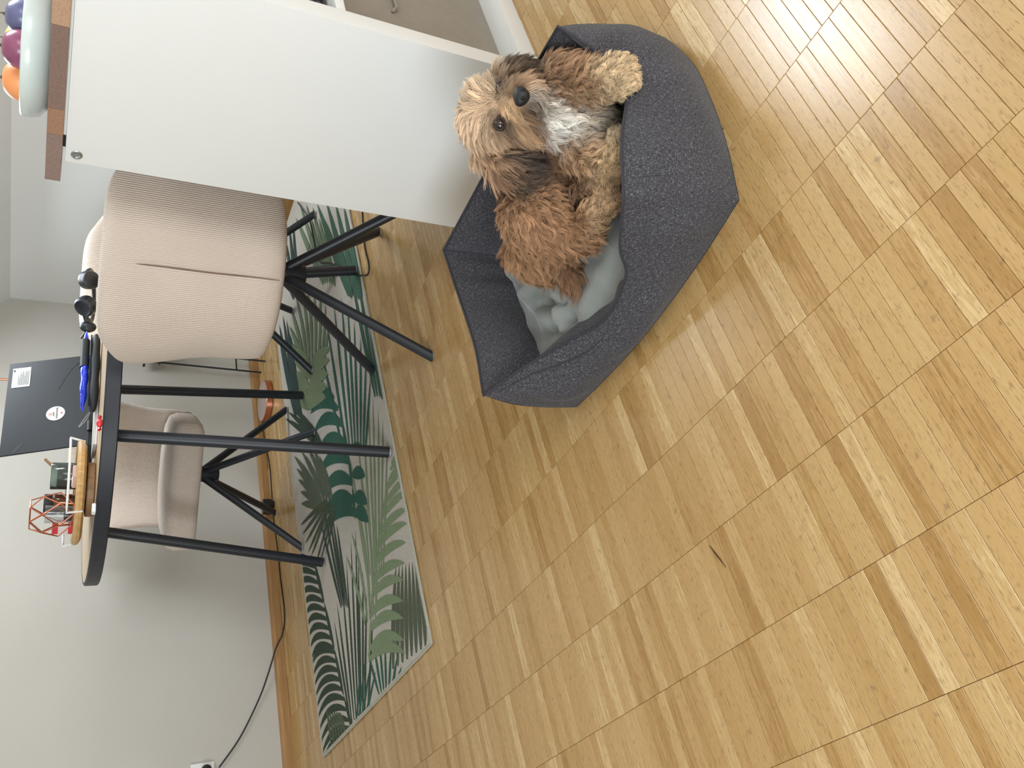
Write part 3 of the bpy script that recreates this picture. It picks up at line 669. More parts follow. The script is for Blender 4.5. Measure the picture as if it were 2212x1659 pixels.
# ------------------------------------------------------------------ rug with woven palm leaves
RX0, RX1, RY0, RY1 = 0.650, 2.86, 1.907, 2.935
def weave(name, col, rough=0.9):
    m, b, t = base(name, col, rough, spec=0.15)
    g = t.new('ShaderNodeNewGeometry'); mp = t.new('ShaderNodeMapping'); mp.inputs['Rotation'].default_value = (0, 0, 0.5); mp.inputs['Scale'].default_value = (1, 1, 1)
    t.link(g.outputs['Position'], mp.inputs[0])
    w1 = t.new('ShaderNodeTexWave'); w1.inputs['Scale'].default_value = 95; w1.inputs['Distortion'].default_value = 1.5; w1.inputs['Detail'].default_value = 1; t.link(mp.outputs[0], w1.inputs['Vector'])
    nz = t.new('ShaderNodeTexNoise'); nz.inputs['Scale'].default_value = 300; t.link(g.outputs['Position'], nz.inputs['Vector'])
    ad = t.new('ShaderNodeMath', operation='ADD'); t.link(w1.outputs['Fac'], ad.inputs[0]); t.link(nz.outputs['Fac'], ad.inputs[1])
    mr = t.new('ShaderNodeMapRange'); mr.inputs['From Max'].default_value = 1.7; mr.inputs['To Min'].default_value = 0.80; mr.inputs['To Max'].default_value = 1.12; t.link(ad.outputs[0], mr.inputs['Value'])
    mx = t.new('ShaderNodeVectorMath', operation='MULTIPLY'); mx.inputs[0].default_value = lin(col)[:3]; t.link(mr.outputs[0], mx.inputs[1]); t.link(mx.outputs[0], b.inputs['Base Color'])
    bp = t.new('ShaderNodeBump'); bp.inputs['Strength'].default_value = 0.5; bp.inputs['Distance'].default_value = 0.001; t.link(ad.outputs[0], bp.inputs['Height']); t.link(bp.outputs[0], b.inputs['Normal'])
    return m
rug = thing('palm_leaf_rug', 'flat woven rug with green palm leaves under the round table', 'rug', (RX0, RY0, 0))
RO = Vector((RX0, RY0, 0))
M_rug = weave('cream_weave', (196, 189, 178)); M_hem = weave('pale_hem', (176, 174, 158))
rg = []
nx, ny = 60, 24
for i in range(nx+1):
    row = []
    for j in range(ny+1):
        x, y = RX0+(RX1-RX0)*i/nx, RY0+(RY1-RY0)*j/ny
        row.append((x, y, RUGT))
    rg.append(row)
m_ = MB().grid(rg); m_.grid([[(p[0], p[1], 0.0004) for p in r] for r in rg])
per = [rg[i][0] for i in range(nx+1)]+[rg[nx][j] for j in range(1, ny+1)]+[rg[i][ny] for i in range(nx-1, -1, -1)]+[rg[0][j] for j in range(ny-1, 0, -1)]
m_.grid([[(p[0], p[1], RUGT) for p in per], [(p[0], p[1], 0.0004) for p in per]], cv=True)
m_.build('woven_ground', M_rug, rug, smooth=30, origin=RO, weld=True)
hm = MB(); per2 = []
for k, p in enumerate(per): per2.append((p[0], p[1]+0.0015*math.sin(k*1.7), 0.0042+0.0005*math.sin(k*2.3)))
hm.tube(per2, 0.0032, 8, closed=True).build('hem', M_hem, rug, smooth=True, origin=RO)
LEAFN = [0]
def leaf(name, col, blades):
    """blades: (base px, control px, tip px, width px) in the plane of the rug"""
    mb_ = MB(); LEAFN[0] += 1; zz = RUGT+0.00025+0.00016*LEAFN[0]
    for bi, (b_, c_, t_, w_) in enumerate(blades):
        B, Cc, T = [floor_pt(*q, RUGT).to_2d() for q in (b_, c_, t_)]
        sc_ = (floor_pt(b_[0]+w_/2, b_[1], RUGT)-floor_pt(b_[0]-w_/2, b_[1], RUGT)).to_2d().length*0.45+(floor_pt(b_[0], b_[1]+w_/2, RUGT)-floor_pt(b_[0], b_[1]-w_/2, RUGT)).to_2d().length*0.45
        rows = []; n = 10
        for k in range(n+1):
            s = k/n; p = B*(1-s)**2+Cc*2*s*(1-s)+T*s*s; d = (Cc-B)*(1-s)+(T-Cc)*s
            d = d.normalized() if d.length > 1e-6 else Vector((1, 0)); nn = Vector((-d.y, d.x)); w = sc_*0.5*(math.sin(PI*min(1, s*0.92+0.08))**0.7)
            r = []
            for q in (p-nn*w, p+nn*w): r.append((min(max(q.x, RX0+0.008), RX1-0.008), min(max(q.y, RY0+0.008), RY1-0.008), zz+bi*0.000004))
            rows.append(r)
        mb_.grid(rows)
    o = mb_.build(name, weave(name+'_yarn_%d' % LEAFN[0], col), rug, origin=RO); return o
def fan(base, tips, w, jit=6, bow=0.0):
    out = []; ax_, ay_ = sum(q[0] for q in tips)/len(tips), sum(q[1] for q in tips)/len(tips)
    for tpx in tips:
        b_ = (base[0]+0.42*(tpx[0]-ax_), base[1]+0.12*(tpx[1]-ay_))
        mx_, my_ = (b_[0]+tpx[0])/2, (b_[1]+tpx[1])/2
        dx, dy = tpx[0]-b_[0], tpx[1]-b_[1]
        out.append((b_, (mx_-dy*bow, my_+dx*bow), tpx, w*0.72))
    return out
def frond(rib, n, v0, v1, cv, w0, w1):
    r = catmull([(p[0], p[1], 0) for p in rib], 10); out = []
    for k in range(n):
        f = k/(n-1); p = r[int(f*(len(r)-1))]
        v = (v0[0]+(v1[0]-v0[0])*f, v0[1]+(v1[1]-v0[1])*f)
        out.append(((p.x, p.y), (p.x+cv[0], p.y+cv[1]), (p.x+v[0], p.y+v[1]), w0+(w1-w0)*f))
    return out
def rib(pts, w):
    return [(pts[i], ((pts[i][0]+pts[i+1][0])/2, (pts[i][1]+pts[i+1][1])/2), pts[i+1], w) for i in range(len(pts)-1)]
DK, OL, SG, TE, MG, SL = (66, 78, 66), (94, 102, 84), (132, 148, 116), (60, 98, 84), (116, 132, 106), (64, 80, 78)
# far corner: dark spiky blades and arching dark frond
leaf('palm_leaf', DK, fan((775, 1555), [(728, 1300), (738, 1250), (748, 1210), (758, 1165), (768, 1140), (774, 1200), (784, 1235), (792, 1280), (806, 1330), (722, 1340)], 10, 8))
leaf('palm_leaf', DK, frond([(762, 1600), (742, 1500), (722, 1400), (700, 1300), (680, 1215)], 22, (-66, 62), (-34, -4), (-40, -22), 10, 7)+rib([(770, 1610), (742, 1500), (722, 1400), (700, 1300), (678, 1210)], 9))
leaf('palm_leaf', OL, [((716+6*k, 1610-4*k), (712+6*k, 1570-4*k), (706+5*k, 1530+2*k), 8) for k in range(6)])
leaf('palm_leaf', TE, fan((835, 1500), [(795, 1410), (808, 1395), (820, 1385), (832, 1390), (845, 1400), (858, 1420), (868, 1440)], 10, 9))
leaf('palm_leaf', TE, fan((775, 1585), [(790, 1420), (800, 1440), (812, 1450), (780, 1430)], 9, 8))
# near edge: striped olive leaf
leaf('palm_leaf', OL, [((850+10*k, 1445-7*k), (848+10*k, 1340), (856+7*k, 1222-2*k), 14) for k in range(8)])
# light sage frond arching to the near edge
leaf('palm_leaf', SG, frond([(800, 1425), (800, 1330), (808, 1230), (820, 1140), (838, 1050), (846, 1000)], 15, (76, -14), (58, -95), (30, -48), 14, 9)+rib([(798, 1430), (802, 1330), (810, 1230), (822, 1140), (842, 1030)], 8))
leaf('palm_leaf', SG, fan((800, 1340), [(748, 1200), (760, 1150), (772, 1085), (786, 1050), (800, 1060)], 11, 6, 0.05))
leaf('palm_leaf', SG, fan((812, 1240), [(758, 990), (772, 930), (784, 890), (796, 862), (806, 850), (818, 880), (828, 905), (838, 950)], 9, 8))
# teal broad leaves in the middle
leaf('palm_leaf', TE, frond([(768, 1110), (762, 1050), (752, 975), (738, 905), (722, 860)], 8, (-70, 40), (-58, 6), (-38, -34), 20, 14)+rib([(768, 1120), (762, 1050), (752, 975), (738, 905)], 8))
leaf('palm_leaf', TE, frond([(768, 1110), (764, 1050), (758, 975)], 4, (30, 18), (26, -4), (14, -12), 18, 14))
# olive fan at the far edge and its fine striped neighbour
leaf('palm_leaf', OL, fan((704, 1085), [(636, 985), (641, 1012), (645, 1036), (650, 1062), (652, 1088), (652, 975), (664, 962), (676, 966), (690, 985)], 14, 4, 0.06))
leaf('palm_leaf', (80, 88, 70), fan((716, 1085), [(650, 1135), (654, 1155), (660, 1175), (666, 1195), (672, 1205), (684, 1215), (694, 1210), (704, 1200)], 8, 6))
leaf('palm_leaf', DK, fan((745, 1310), [(700, 1095), (708, 1085), (718, 1110), (728, 1130), (694, 1130)], 9, 6))
# upper part of the rug, between the chair legs
leaf('palm_leaf', TE, fan((768, 975), [(690, 735), (706, 690), (722, 655), (738, 640), (752, 655), (766, 690), (780, 725), (792, 770), (802, 812)], 10, 8))
leaf('palm_leaf', (64, 96, 80), fan((822, 860), [(772, 590), (786, 600), (796, 640), (806, 690), (760, 600)], 13, 6))
leaf('palm_leaf', MG, fan((674, 792), [(628, 665), (640, 640), (652, 625), (664, 618), (678, 622), (692, 635), (704, 655), (712, 690), (626, 705), (630, 740)], 12, 5, 0.05))
leaf('palm_leaf', (126, 138, 108), frond([(664, 880), (668, 840), (672, 795)], 5, (42, -22), (44, -44), (10, -26), 18, 14)+frond([(664, 880), (668, 840), (672, 795)], 5, (-36, -22), (-34, -40), (-10, -26), 15, 12))
leaf('palm_leaf', SL, fan((645, 900), [(604, 700), (612, 680), (620, 690), (606, 740), (628, 720), (636, 780)], 13, 5))
leaf('palm_leaf', DK, fan((690, 960), [(618, 905), (624, 890), (632, 880), (640, 885), (648, 895)], 10, 4, 0.10))
leaf('palm_leaf', (74, 104, 86), fan((770, 640), [(686, 440), (706, 436), (726, 440), (744, 446), (752, 480), (700, 470), (738, 500)], 17, 8))
leaf('palm_leaf', MG, fan((712, 612), [(640, 470), (650, 445), (662, 440), (676, 446), (690, 470), (700, 500)], 12, 6))
leaf('palm_leaf', SL, fan((640, 640), [(618, 520), (626, 490), (634, 480), (612, 560)], 11, 4))

# ------------------------------------------------------------------ floor lamp, metal stand, cables
M_copb = mat('brushed_copper', (206, 138, 112), 0.30, 1.0, var=0.05)
M_rose = mat('rose_top', (206, 186, 180), 0.35, 0.6, var=0.03)
FX, FY = 2.300, 3.195
fl = thing('floor_lamp', 'copper floor lamp with round base and thin pole by the back wall', 'lamp', (FX, FY, 0))
MB().lathe([(0, 0.0005), (0.092, 0.0005), (0.096, 0.003), (0.096, 0.028), (0.094, 0.030)], n=64).build('base', M_copb, fl, smooth=True)
MB().lathe([(0.0942, 0.0301), (0.085, 0.0325), (0.0, 0.0335)], n=64).build('base_top', M_rose, fl, smooth=True)
MB().tube([(0.03, -0.01, 0.032), (0.03, -0.01, 1.45)], 0.0048, 12).build('pole', M_copb, fl, smooth=True)
MB().lathe([(0.012, 0.10), (0.03, 0.085), (0.09, 0.03), (0.11, -0.02), (0.108, -0.02), (0.088, 0.028), (0.028, 0.082)], (0.03, -0.01, 1.45), 40).build('shade', M_copb, fl, smooth='all')
M_bulb = mat('bulb_glass', (235, 232, 222), 0.3)
MB().ball((0.03, -0.01, 1.47), 0.028).build('bulb', M_bulb, fl, smooth='all')
ms = thing('metal_stand', 'thin black metal rod stand by the back wall, mostly hidden behind the nearest chair', 'stand', (2.53, 3.19, 0))
for (x, y) in ((0, 0), (0.26, 0), (0, 0.09), (0.26, 0.09)):
    MB().tube([(x, y, 0.0), (x+(0.02 if x == 0 else -0.02), y, 0.52)], 0.0045, 10).build('rod_leg', M_leg, ms, smooth=True)
for z_ in (0.115, 0.46):
    for y in (0, 0.09): MB().tube([(0.006, y, z_), (0.254, y, z_)], 0.004, 8).build('cross_bar', M_leg, ms, smooth=True)
MB().box(0.0, 0.26, -0.02, 0.11, 0.52, 0.53, 0.002).build('plate', M_leg, ms, smooth=True)
M_cab = mat('black_cable', (30, 27, 28), 0.5)
wc = thing('wall_cable', 'long thin black cable running along the skirting and up the back wall', 'cable', (1.2, 3.29, 0))
WO = Vector((1.2, 3.29, 0))
pts = [(0.757, 3.330, 0.268), (0.851, 3.330, 0.189), (0.979, 3.328, 0.113), (1.072, 3.322, 0.071), (1.170, 3.312, 0.034), (1.225, 3.295, 0.006), (1.293, 3.250, 0.004), (1.442, 3.262, 0.004), (1.568, 3.266, 0.004), (1.71, 3.284, 0.004), (1.80, 3.285, 0.004), (1.98, 3.268, 0.004), (2.11, 3.300, 0.004), (2.214, 3.306, 0.008), (2.32, 3.305, 0.004), (2.45, 3.300, 0.004)]
MB().tube(catmull(pts, 8), 0.0028, 8).build('lead', M_cab, wc, smooth=True, origin=WO)
ad = thing('power_adapter', 'small black plug adapter lying on the floor by the skirting', 'adapter', (1.795, 3.285, 0))
MB().box(-0.03, 0.03, -0.014, 0.022, 0.008, 0.045, 0.004).build('housing', M_blk, ad, smooth=True); MB().box(-0.012, 0.012, -0.03, -0.012, 0.001, 0.03, 0.003).build('connector', M_blk, ad, smooth=True)
so = thing('wall_socket', 'white wall socket at the end of the black cable on the back wall', 'socket', (0.740, 3.334, 0.285))
MB().box(-0.04, 0.04, -0.010, 0.0, -0.0, 0.08, 0.003).build('cover', M_trim, so, smooth=True); MB().lathe([(0, 0), (0.018, 0), (0.018, 0.02), (0, 0.022)], n=20).xf(Matrix.Translation((0.01, -0.010, 0.03)) @ Matrix.Rotation(PI/2, 4, 'X')).build('plug', M_blk, so, smooth=True)
fc = thing('floor_cable', 'thin black cable looping over the rug edge beside the white shelf', 'cable', (2.0, 1.85, 0)); FO = Vector((2.0, 1.85, 0))
pts = [(2.45, 1.72, 0.003), (2.25, 1.77, 0.003), (2.114, 1.808, 0.003), (1.984, 1.843, 0.003), (1.90, 1.840, 0.003), (1.872, 1.858, 0.003), (1.888, 1.885, 0.006), (1.930, 1.930, 0.0135), (2.00, 1.985, 0.0135), (2.061, 2.032, 0.0135), (2.184, 2.14, 0.0135), (2.305, 2.252, 0.0135), (2.45, 2.27, 0.0135), (2.58, 2.293, 0.0135), (2.779, 2.391, 0.0135)]
MB().tube(catmull(pts, 8), 0.0026, 8).build('lead', M_cab, fc, smooth=True, origin=FO)

M_fib = mat('dark_fibre', (66, 42, 32), 0.8)
for (lab_, a_, b_) in (('thin dark fibre lying on the open parquet in front of the rug', (1532, 1178), (1568, 1226)), ('short dark thread on the parquet beside the dog bed front', (1556, 290), (1563, 277))):
    p_, q_ = floor_pt(*a_, 0.0012), floor_pt(*b_, 0.0012); mid = (p_+q_)/2+Vector((0.003, 0.001, 0))
    tag(MB().tube([p_, p_.lerp(mid, 0.6), mid, q_.lerp(mid, 0.5), q_], [0.0003, 0.0008, 0.0011, 0.0008, 0.0003], 6).build('dark_fibre', M_fib, None, origin=tuple(p_)), lab_, 'fibre')

# ------------------------------------------------------------------ dog bed
def heather(name, c0, c1, c2, sc=820):
    """flecked grey upholstery: slubs along both threads"""
    m, b, t = base(name, c0, 0.92, spec=0.12)
    uv = t.new('ShaderNodeUVMap')
    def nz(sx, sy, det=2):
        mp = t.new('ShaderNodeMapping'); mp.inputs['Scale'].default_value = (sx, sy, 1); t.link(uv.outputs[0], mp.inputs[0])
        n = t.new('ShaderNodeTexNoise'); n.inputs['Scale'].default_value = 1; n.inputs['Detail'].default_value = det; t.link(mp.outputs[0], n.inputs['Vector']); return n.outputs['Fac']
    a, c = nz(sc*0.22, sc*1.1), nz(sc*1.1, sc*0.22)
    mxm = t.new('ShaderNodeMath', operation='MAXIMUM'); t.link(a, mxm.inputs[0]); t.link(c, mxm.inputs[1])
    rp = t.new('ShaderNodeValToRGB'); e = rp.color_ramp.elements; e[0].position = 0.40; e[0].color = lin(c0); e[1].position = 0.78; e[1].color = lin(c2)
    q = e.new(0.60); q.color = lin(c1); t.link(mxm.outputs[0], rp.inputs[0])
    big = nz(9, 9, 3); mr = t.new('ShaderNodeMapRange'); mr.inputs['To Min'].default_value = 0.86; mr.inputs['To Max'].default_value = 1.14; t.link(big, mr.inputs['Value'])
    mu = t.new('ShaderNodeVectorMath', operation='MULTIPLY'); t.link(rp.outputs[0], mu.inputs[0]); t.link(mr.outputs[0], mu.inputs[1]); t.link(mu.outputs[0], b.inputs['Base Color'])
    bp = t.new('ShaderNodeBump'); bp.inputs['Strength'].default_value = 0.55; bp.inputs['Distance'].default_value = 0.0012; t.link(mxm.outputs[0], bp.inputs['Height']); t.link(bp.outputs[0], b.inputs['Normal'])
    b.inputs['Sheen Weight'].default_value = 0.15; return m
M_bed = heather('grey_heather', (42, 41, 44), (72, 70, 74), (146, 144, 147))
M_pipe = mat('dark_piping', (50, 49, 56), 0.9, var=0.15, scale=300, bump=0.2, bscale=600)
STN = [ # base outer (x, y), rim (x, y, z), corner?
 ((0.792, 1.067), (0.800, 1.060, 0.200), 1), ((0.783, 0.98), (0.822, 0.985, 0.135), 0), ((0.777, 0.88), (0.816, 0.905, 0.095), 0),
 ((0.778, 0.80), (0.796, 0.818, 0.081), 0), ((0.784, 0.71), (0.794, 0.720, 0.104), 0), ((0.793, 0.635), (0.802, 0.672, 0.142), 0),
 ((0.808, 0.548), (0.815, 0.590, 0.183), 1), ((0.90, 0.520), (0.905, 0.558, 0.172), 0), ((1.0, 0.503), (1.012, 0.536, 0.138), 0),
 ((1.09, 0.500), (1.082, 0.534, 0.160), 0), ((1.190, 0.525), (1.165, 0.550, 0.204), 1), ((1.238, 0.65), (1.195, 0.66, 0.190), 0),
 ((1.238, 0.85), (1.188, 0.85, 0.185), 0), ((1.205, 1.085), (1.165, 1.062, 0.200), 1), ((1.08, 1.100), (1.072, 1.076, 0.186), 0), ((0.93, 1.095), (0.930, 1.072, 0.182), 0)]
BC = Vector((1.0, 0.80, 0))
def loop_interp(vals, corner, n=10):
    """closed curve through vals: smooth between corners, bent at them"""
    N = len(vals); out = []
    for i in range(N):
        p0, p1, p2, p3 = [Vector(vals[(i+k) % N]) for k in (-1, 0, 1, 2)]
        if corner[i]: p0 = p1*2-p2 if True else p0
        if corner[(i+1) % N]: p3 = p2*2-p1
        for k in range(n):
            t = k/n; out.append(0.5*((2*p1)+(p2-p0)*t+(2*p0-5*p1+4*p2-p3)*t*t+(3*p1-p0-3*p2+p3)*t**3))
    return out
crn = [s[2] for s in STN]
LB_ = loop_interp([(s[0][0], s[0][1], 0) for s in STN], crn); LR_ = loop_interp([s[1] for s in STN], crn)
NS = len(LB_)
BEDO = Vector((1.0, 0.80, 0))
bed = thing('dog_bed', 'grey fabric dog bed with raised walls on the parquet floor', 'dog bed', tuple(BEDO))
corner_i = [i*10 for i in range(len(STN)) if crn[i]]
def cdist(k): return min(min((k-c) % NS, (c-k) % NS) for c in corner_i)
rowsO, rowsI, uvO, uvI = [], [], [], []
arc = 0.0
inner_line = []
for k in range(NS+1):
    b_, r_ = LB_[k % NS], LR_[k % NS]
    if k: arc += (LR_[k % NS]-LR_[k-1]).length
    out = Vector((b_.x-BC.x, b_.y-BC.y, 0)).normalized()
    cd_ = min(1.0, cdist(k % NS)/7)
    bulge = 0.007+0.017*cd_
    ro, uo = [], []
    for j in range(15):
        s = j/14
        p = b_.lerp(Vector((r_.x, r_.y, 0)), s**1.6); p.z = r_.z*(s**0.92)
        w = math.sin(PI*s)
        wr = (0.0024*math.sin(arc*70+s*5)*math.sin(arc*23)+0.0030*math.sin(arc*31-s*4)*cd_)*w
        p = p+out*(bulge*w+wr)
        if j == 0: p.z = 0.0012
        ro.append(p); uo.append((arc, r_.z*s+0.02*s))
    rowsO.append(ro); uvO.append(uo)
    ib = Vector((BC.x+(r_.x-BC.x)*0.80, BC.y+(r_.y-BC.y)*0.86, 0.050))
    ri, ui = [], []
    for j in range(13):
        s = j/12
        p = r_.lerp(ib, s); w = math.sin(PI*s)
        p = p-out*(0.010*w*(0.4+0.6*cd_))+Vector((0, 0, 0.004*w))
        p += out*(0.0055*w*math.sin(arc*55+3*math.sin(arc*17))*cd_)
        ri.append(p); ui.append((arc, 0.5+s*0.15))
    rowsI.append(ri); uvI.append(ui); inner_line.append(ib)
MB().grid(rowsO, uv=uvO).build('outer_wall', M_bed, bed, smooth='all', origin=BEDO)
MB().grid(rowsI, uv=uvI).build('inner_wall', M_bed, bed, smooth='all', origin=BEDO)
MB().tube([p+Vector((0, 0, 0.0005)) for p in LR_], 0.0023, 8, closed=True).build('piping', M_pipe, bed, smooth='all', origin=BEDO)
for c in corner_i:   # inner corner seams
    MB().tube([p+Vector((0, 0, 0.001)) for p in rowsI[c]], 0.0018, 6).build('corner_seam', M_pipe, bed, smooth=True, origin=BEDO)
for k, j0, j1 in ((63, 13, 8),):
    MB().tube([rowsO[k][j]*1.0 for j in range(j1, j0+1)], 0.0005, 6).build('panel_seam', M_pipe, bed, origin=BEDO)
# stitched fold line below the rim of the low side
fold = [rowsO[k][13].lerp(rowsO[k][11], smoothstep(2, 22, k)) + Vector((-0.0004, 0, 0.0006)) for k in range(2, 26)]
MB().tube(fold, [0.0012]*16+[0.0012-0.00013*k for k in range(8)], 6).build('rim_stitch', M_pipe, bed, smooth=True, origin=BEDO)
MB().add([tuple(p) for p in LB_], [tuple(range(NS))]).build('bottom_cloth', M_pipe, bed, origin=BEDO)
# plush cushion
M_plush = mat('grey_plush', (128, 130, 125), 0.95, spec=0.1, var=0.12, scale=26, bump=0.35, bscale=420, bdist=0.002)
M_plush.node_tree.nodes['Principled BSDF'].inputs['Sheen Weight'].default_value = 0.35
def ridge(x, y, p, q, w, h):
    p, q = Vector(p), Vector(q); d = q-p; t_ = max(0, min(1, (Vector((x, y))-p).dot(d)/d.length_squared)); e = (Vector((x, y))-(p+d*t_)).length
    return h*math.exp(-(e/w)**2)
rows = []
for i in range(37):
    f = i/36; row = []
    for k in range(NS):
        e = inner_line[k]; x, y = BC.x+(e.x-BC.x)*f*1.15, BC.y+(e.y-BC.y)*f*1.09
        z_ = 0.068+0.018*(1-f**4)
        z_ += ridge(x, y, (0.90, 0.96), (1.06, 1.0), 0.018, 0.020)+ridge(x, y, (0.87, 0.93), (0.98, 0.86), 0.014, 0.024)+ridge(x, y, (0.99, 0.99), (1.0, 0.90), 0.012, 0.014)+ridge(x, y, (0.85, 0.86), (0.87, 0.74), 0.020, 0.012)+ridge(x, y, (1.02, 0.97), (0.94, 0.90), 0.012, 0.010)
        z_ += ridge(x, y, (1.07, 1.0), (1.12, 0.95), 0.02, 0.02)
        z_ -= ridge(x, y, (0.90, 0.90), (0.945, 0.965), 0.007, 0.020)+ridge(x, y, (0.86, 0.90), (0.885, 0.97), 0.008, 0.012)
        z_ += 0.0018*math.sin(x*60+y*37)+0.0012*math.sin(x*113-y*91)
        row.append((x, y, z_))
    rows.append(row)
MB().grid(rows, cv=True).build('cushion', M_plush, bed, smooth='all', origin=BEDO)

# ------------------------------------------------------------------ dog
E1, E2, E3 = -UPV, -RGT, FWD       # image right (down in the room), image down (left in the room), away
DOGO = Vector((1.03, 0.74, 0.085))
dog = thing('dog', 'small curly golden brown dog with dark ears lying in the grey bed looking up', 'dog', tuple(DOGO))
def ell(bm, px, py, dep, r, rot=0.0, tilt=0.0):
    c = at(px, py, dep); a = E1*math.cos(rot)+E2*math.sin(rot); b_ = -E1*math.sin(rot)+E2*math.cos(rot); c3 = E3
    if tilt: a, c3 = a*math.cos(tilt)+c3*math.sin(tilt), -a*math.sin(tilt)+c3*math.cos(tilt)
    M = Matrix(((a.x*r[0], b_.x*r[1], c3.x*r[2], c.x), (a.y*r[0], b_.y*r[1], c3.y*r[2], c.y), (a.z*r[0], b_.z*r[1], c3.z*r[2], c.z), (0, 0, 0, 1)))
    bmesh.ops.create_icosphere(bm, subdivisions=3, radius=1.0, matrix=M)
def limb(bm, pts, n=7):
    """pts: (px, py, depth, radius)"""
    for (p, q) in zip(pts[:-1], pts[1:]):
        for k in range(n+1):
            f = k/n; bmesh.ops.create_icosphere(bm, subdivisions=2, radius=p[3]+(q[3]-p[3])*f, matrix=Matrix.Translation(at(p[0], p[1], p[2]).lerp(at(q[0], q[1], q[2]), f)))
bm = bmesh.new()
ell(bm, 1068, 248, 1.350, (0.045, 0.052, 0.050))               # skull
ell(bm, 1055, 235, 1.335, (0.032, 0.040, 0.036))               # brow
ell(bm, 1112, 218, 1.308, (0.026, 0.027, 0.040))               # muzzle
ell(bm, 1132, 212, 1.296, (0.021, 0.030, 0.026))               # lips
ell(bm, 1118, 272, 1.338, (0.032, 0.026, 0.028)); ell(bm, 1122, 172, 1.345, (0.030, 0.024, 0.028))   # cheeks
ell(bm, 1070, 328, 1.368, (0.036, 0.022, 0.018), 0.55); ell(bm, 1108, 366, 1.350, (0.044, 0.025, 0.012), 0.35)   # near ear
ell(bm, 1095, 160, 1.390, (0.028, 0.016, 0.014), -0.2); ell(bm, 1128, 150, 1.385, (0.030, 0.013, 0.012), -0.1)   # far ear
ell(bm, 1150, 245, 1.385, (0.055, 0.056, 0.050))               # neck
ell(bm, 1215, 245, 1.385, (0.070, 0.070, 0.058))               # chest
ell(bm, 1250, 270, 1.375, (0.052, 0.060, 0.046))
ell(bm, 1195, 325, 1.430, (0.062, 0.080, 0.056))               # ribs
ell(bm, 1165, 440, 1.438, (0.060, 0.085, 0.054))               # loin
ell(bm, 1160, 465, 1.400, (0.052, 0.056, 0.044))               # near thigh
ell(bm, 1165, 535, 1.460, (0.052, 0.044, 0.048))               # rump
limb(bm, [(1205, 180, 1.365, 0.036), (1275, 178, 1.305, 0.026), (1315, 168, 1.265, 0.024), (1335, 163, 1.250, 0.028)])   # forearm over the rim
limb(bm, [(1240, 305, 1.370, 0.034), (1290, 352, 1.330, 0.024), (1325, 352, 1.305, 0.021), (1342, 312, 1.298, 0.021)])   # tucked forearm
limb(bm, [(1190, 500, 1.400, 0.036), (1255, 500, 1.380, 0.022), (1280, 465, 1.350, 0.018), (1312, 435, 1.330, 0.020)])   # hind leg
limb(bm, [(1265, 400, 1.365, 0.020), (1312, 388, 1.325, 0.019)])                                                              # other hind paw
limb(bm, [(1185, 560, 1.470, 0.022), (1225, 580, 1.462, 0.016), (1265, 600, 1.455, 0.010)])                                # tail
me0 = bpy.data.meshes.new('dog_blocks'); bm.to_mesh(me0); bm.free()
tmp = bpy.data.objects.new('dog_blocks', me0); COL.objects.link(tmp)
rm = tmp.modifiers.new('r', 'REMESH'); rm.mode = 'VOXEL'; rm.voxel_size = 0.0045
smd = tmp.modifiers.new('s', 'SMOOTH'); smd.iterations = 8; smd.factor = 0.5
dg = bpy.context.evaluated_depsgraph_get(); dg.update()
bme = bpy.data.meshes.new_from_object(tmp.evaluated_get(dg)); bpy.data.objects.remove(tmp); bpy.data.meshes.remove(me0)
bme.name = 'body'; bme.transform(Matrix.Translation(-DOGO)); bme.materials.clear()
bme.polygons.foreach_set('use_smooth', [True]*len(bme.polygons))
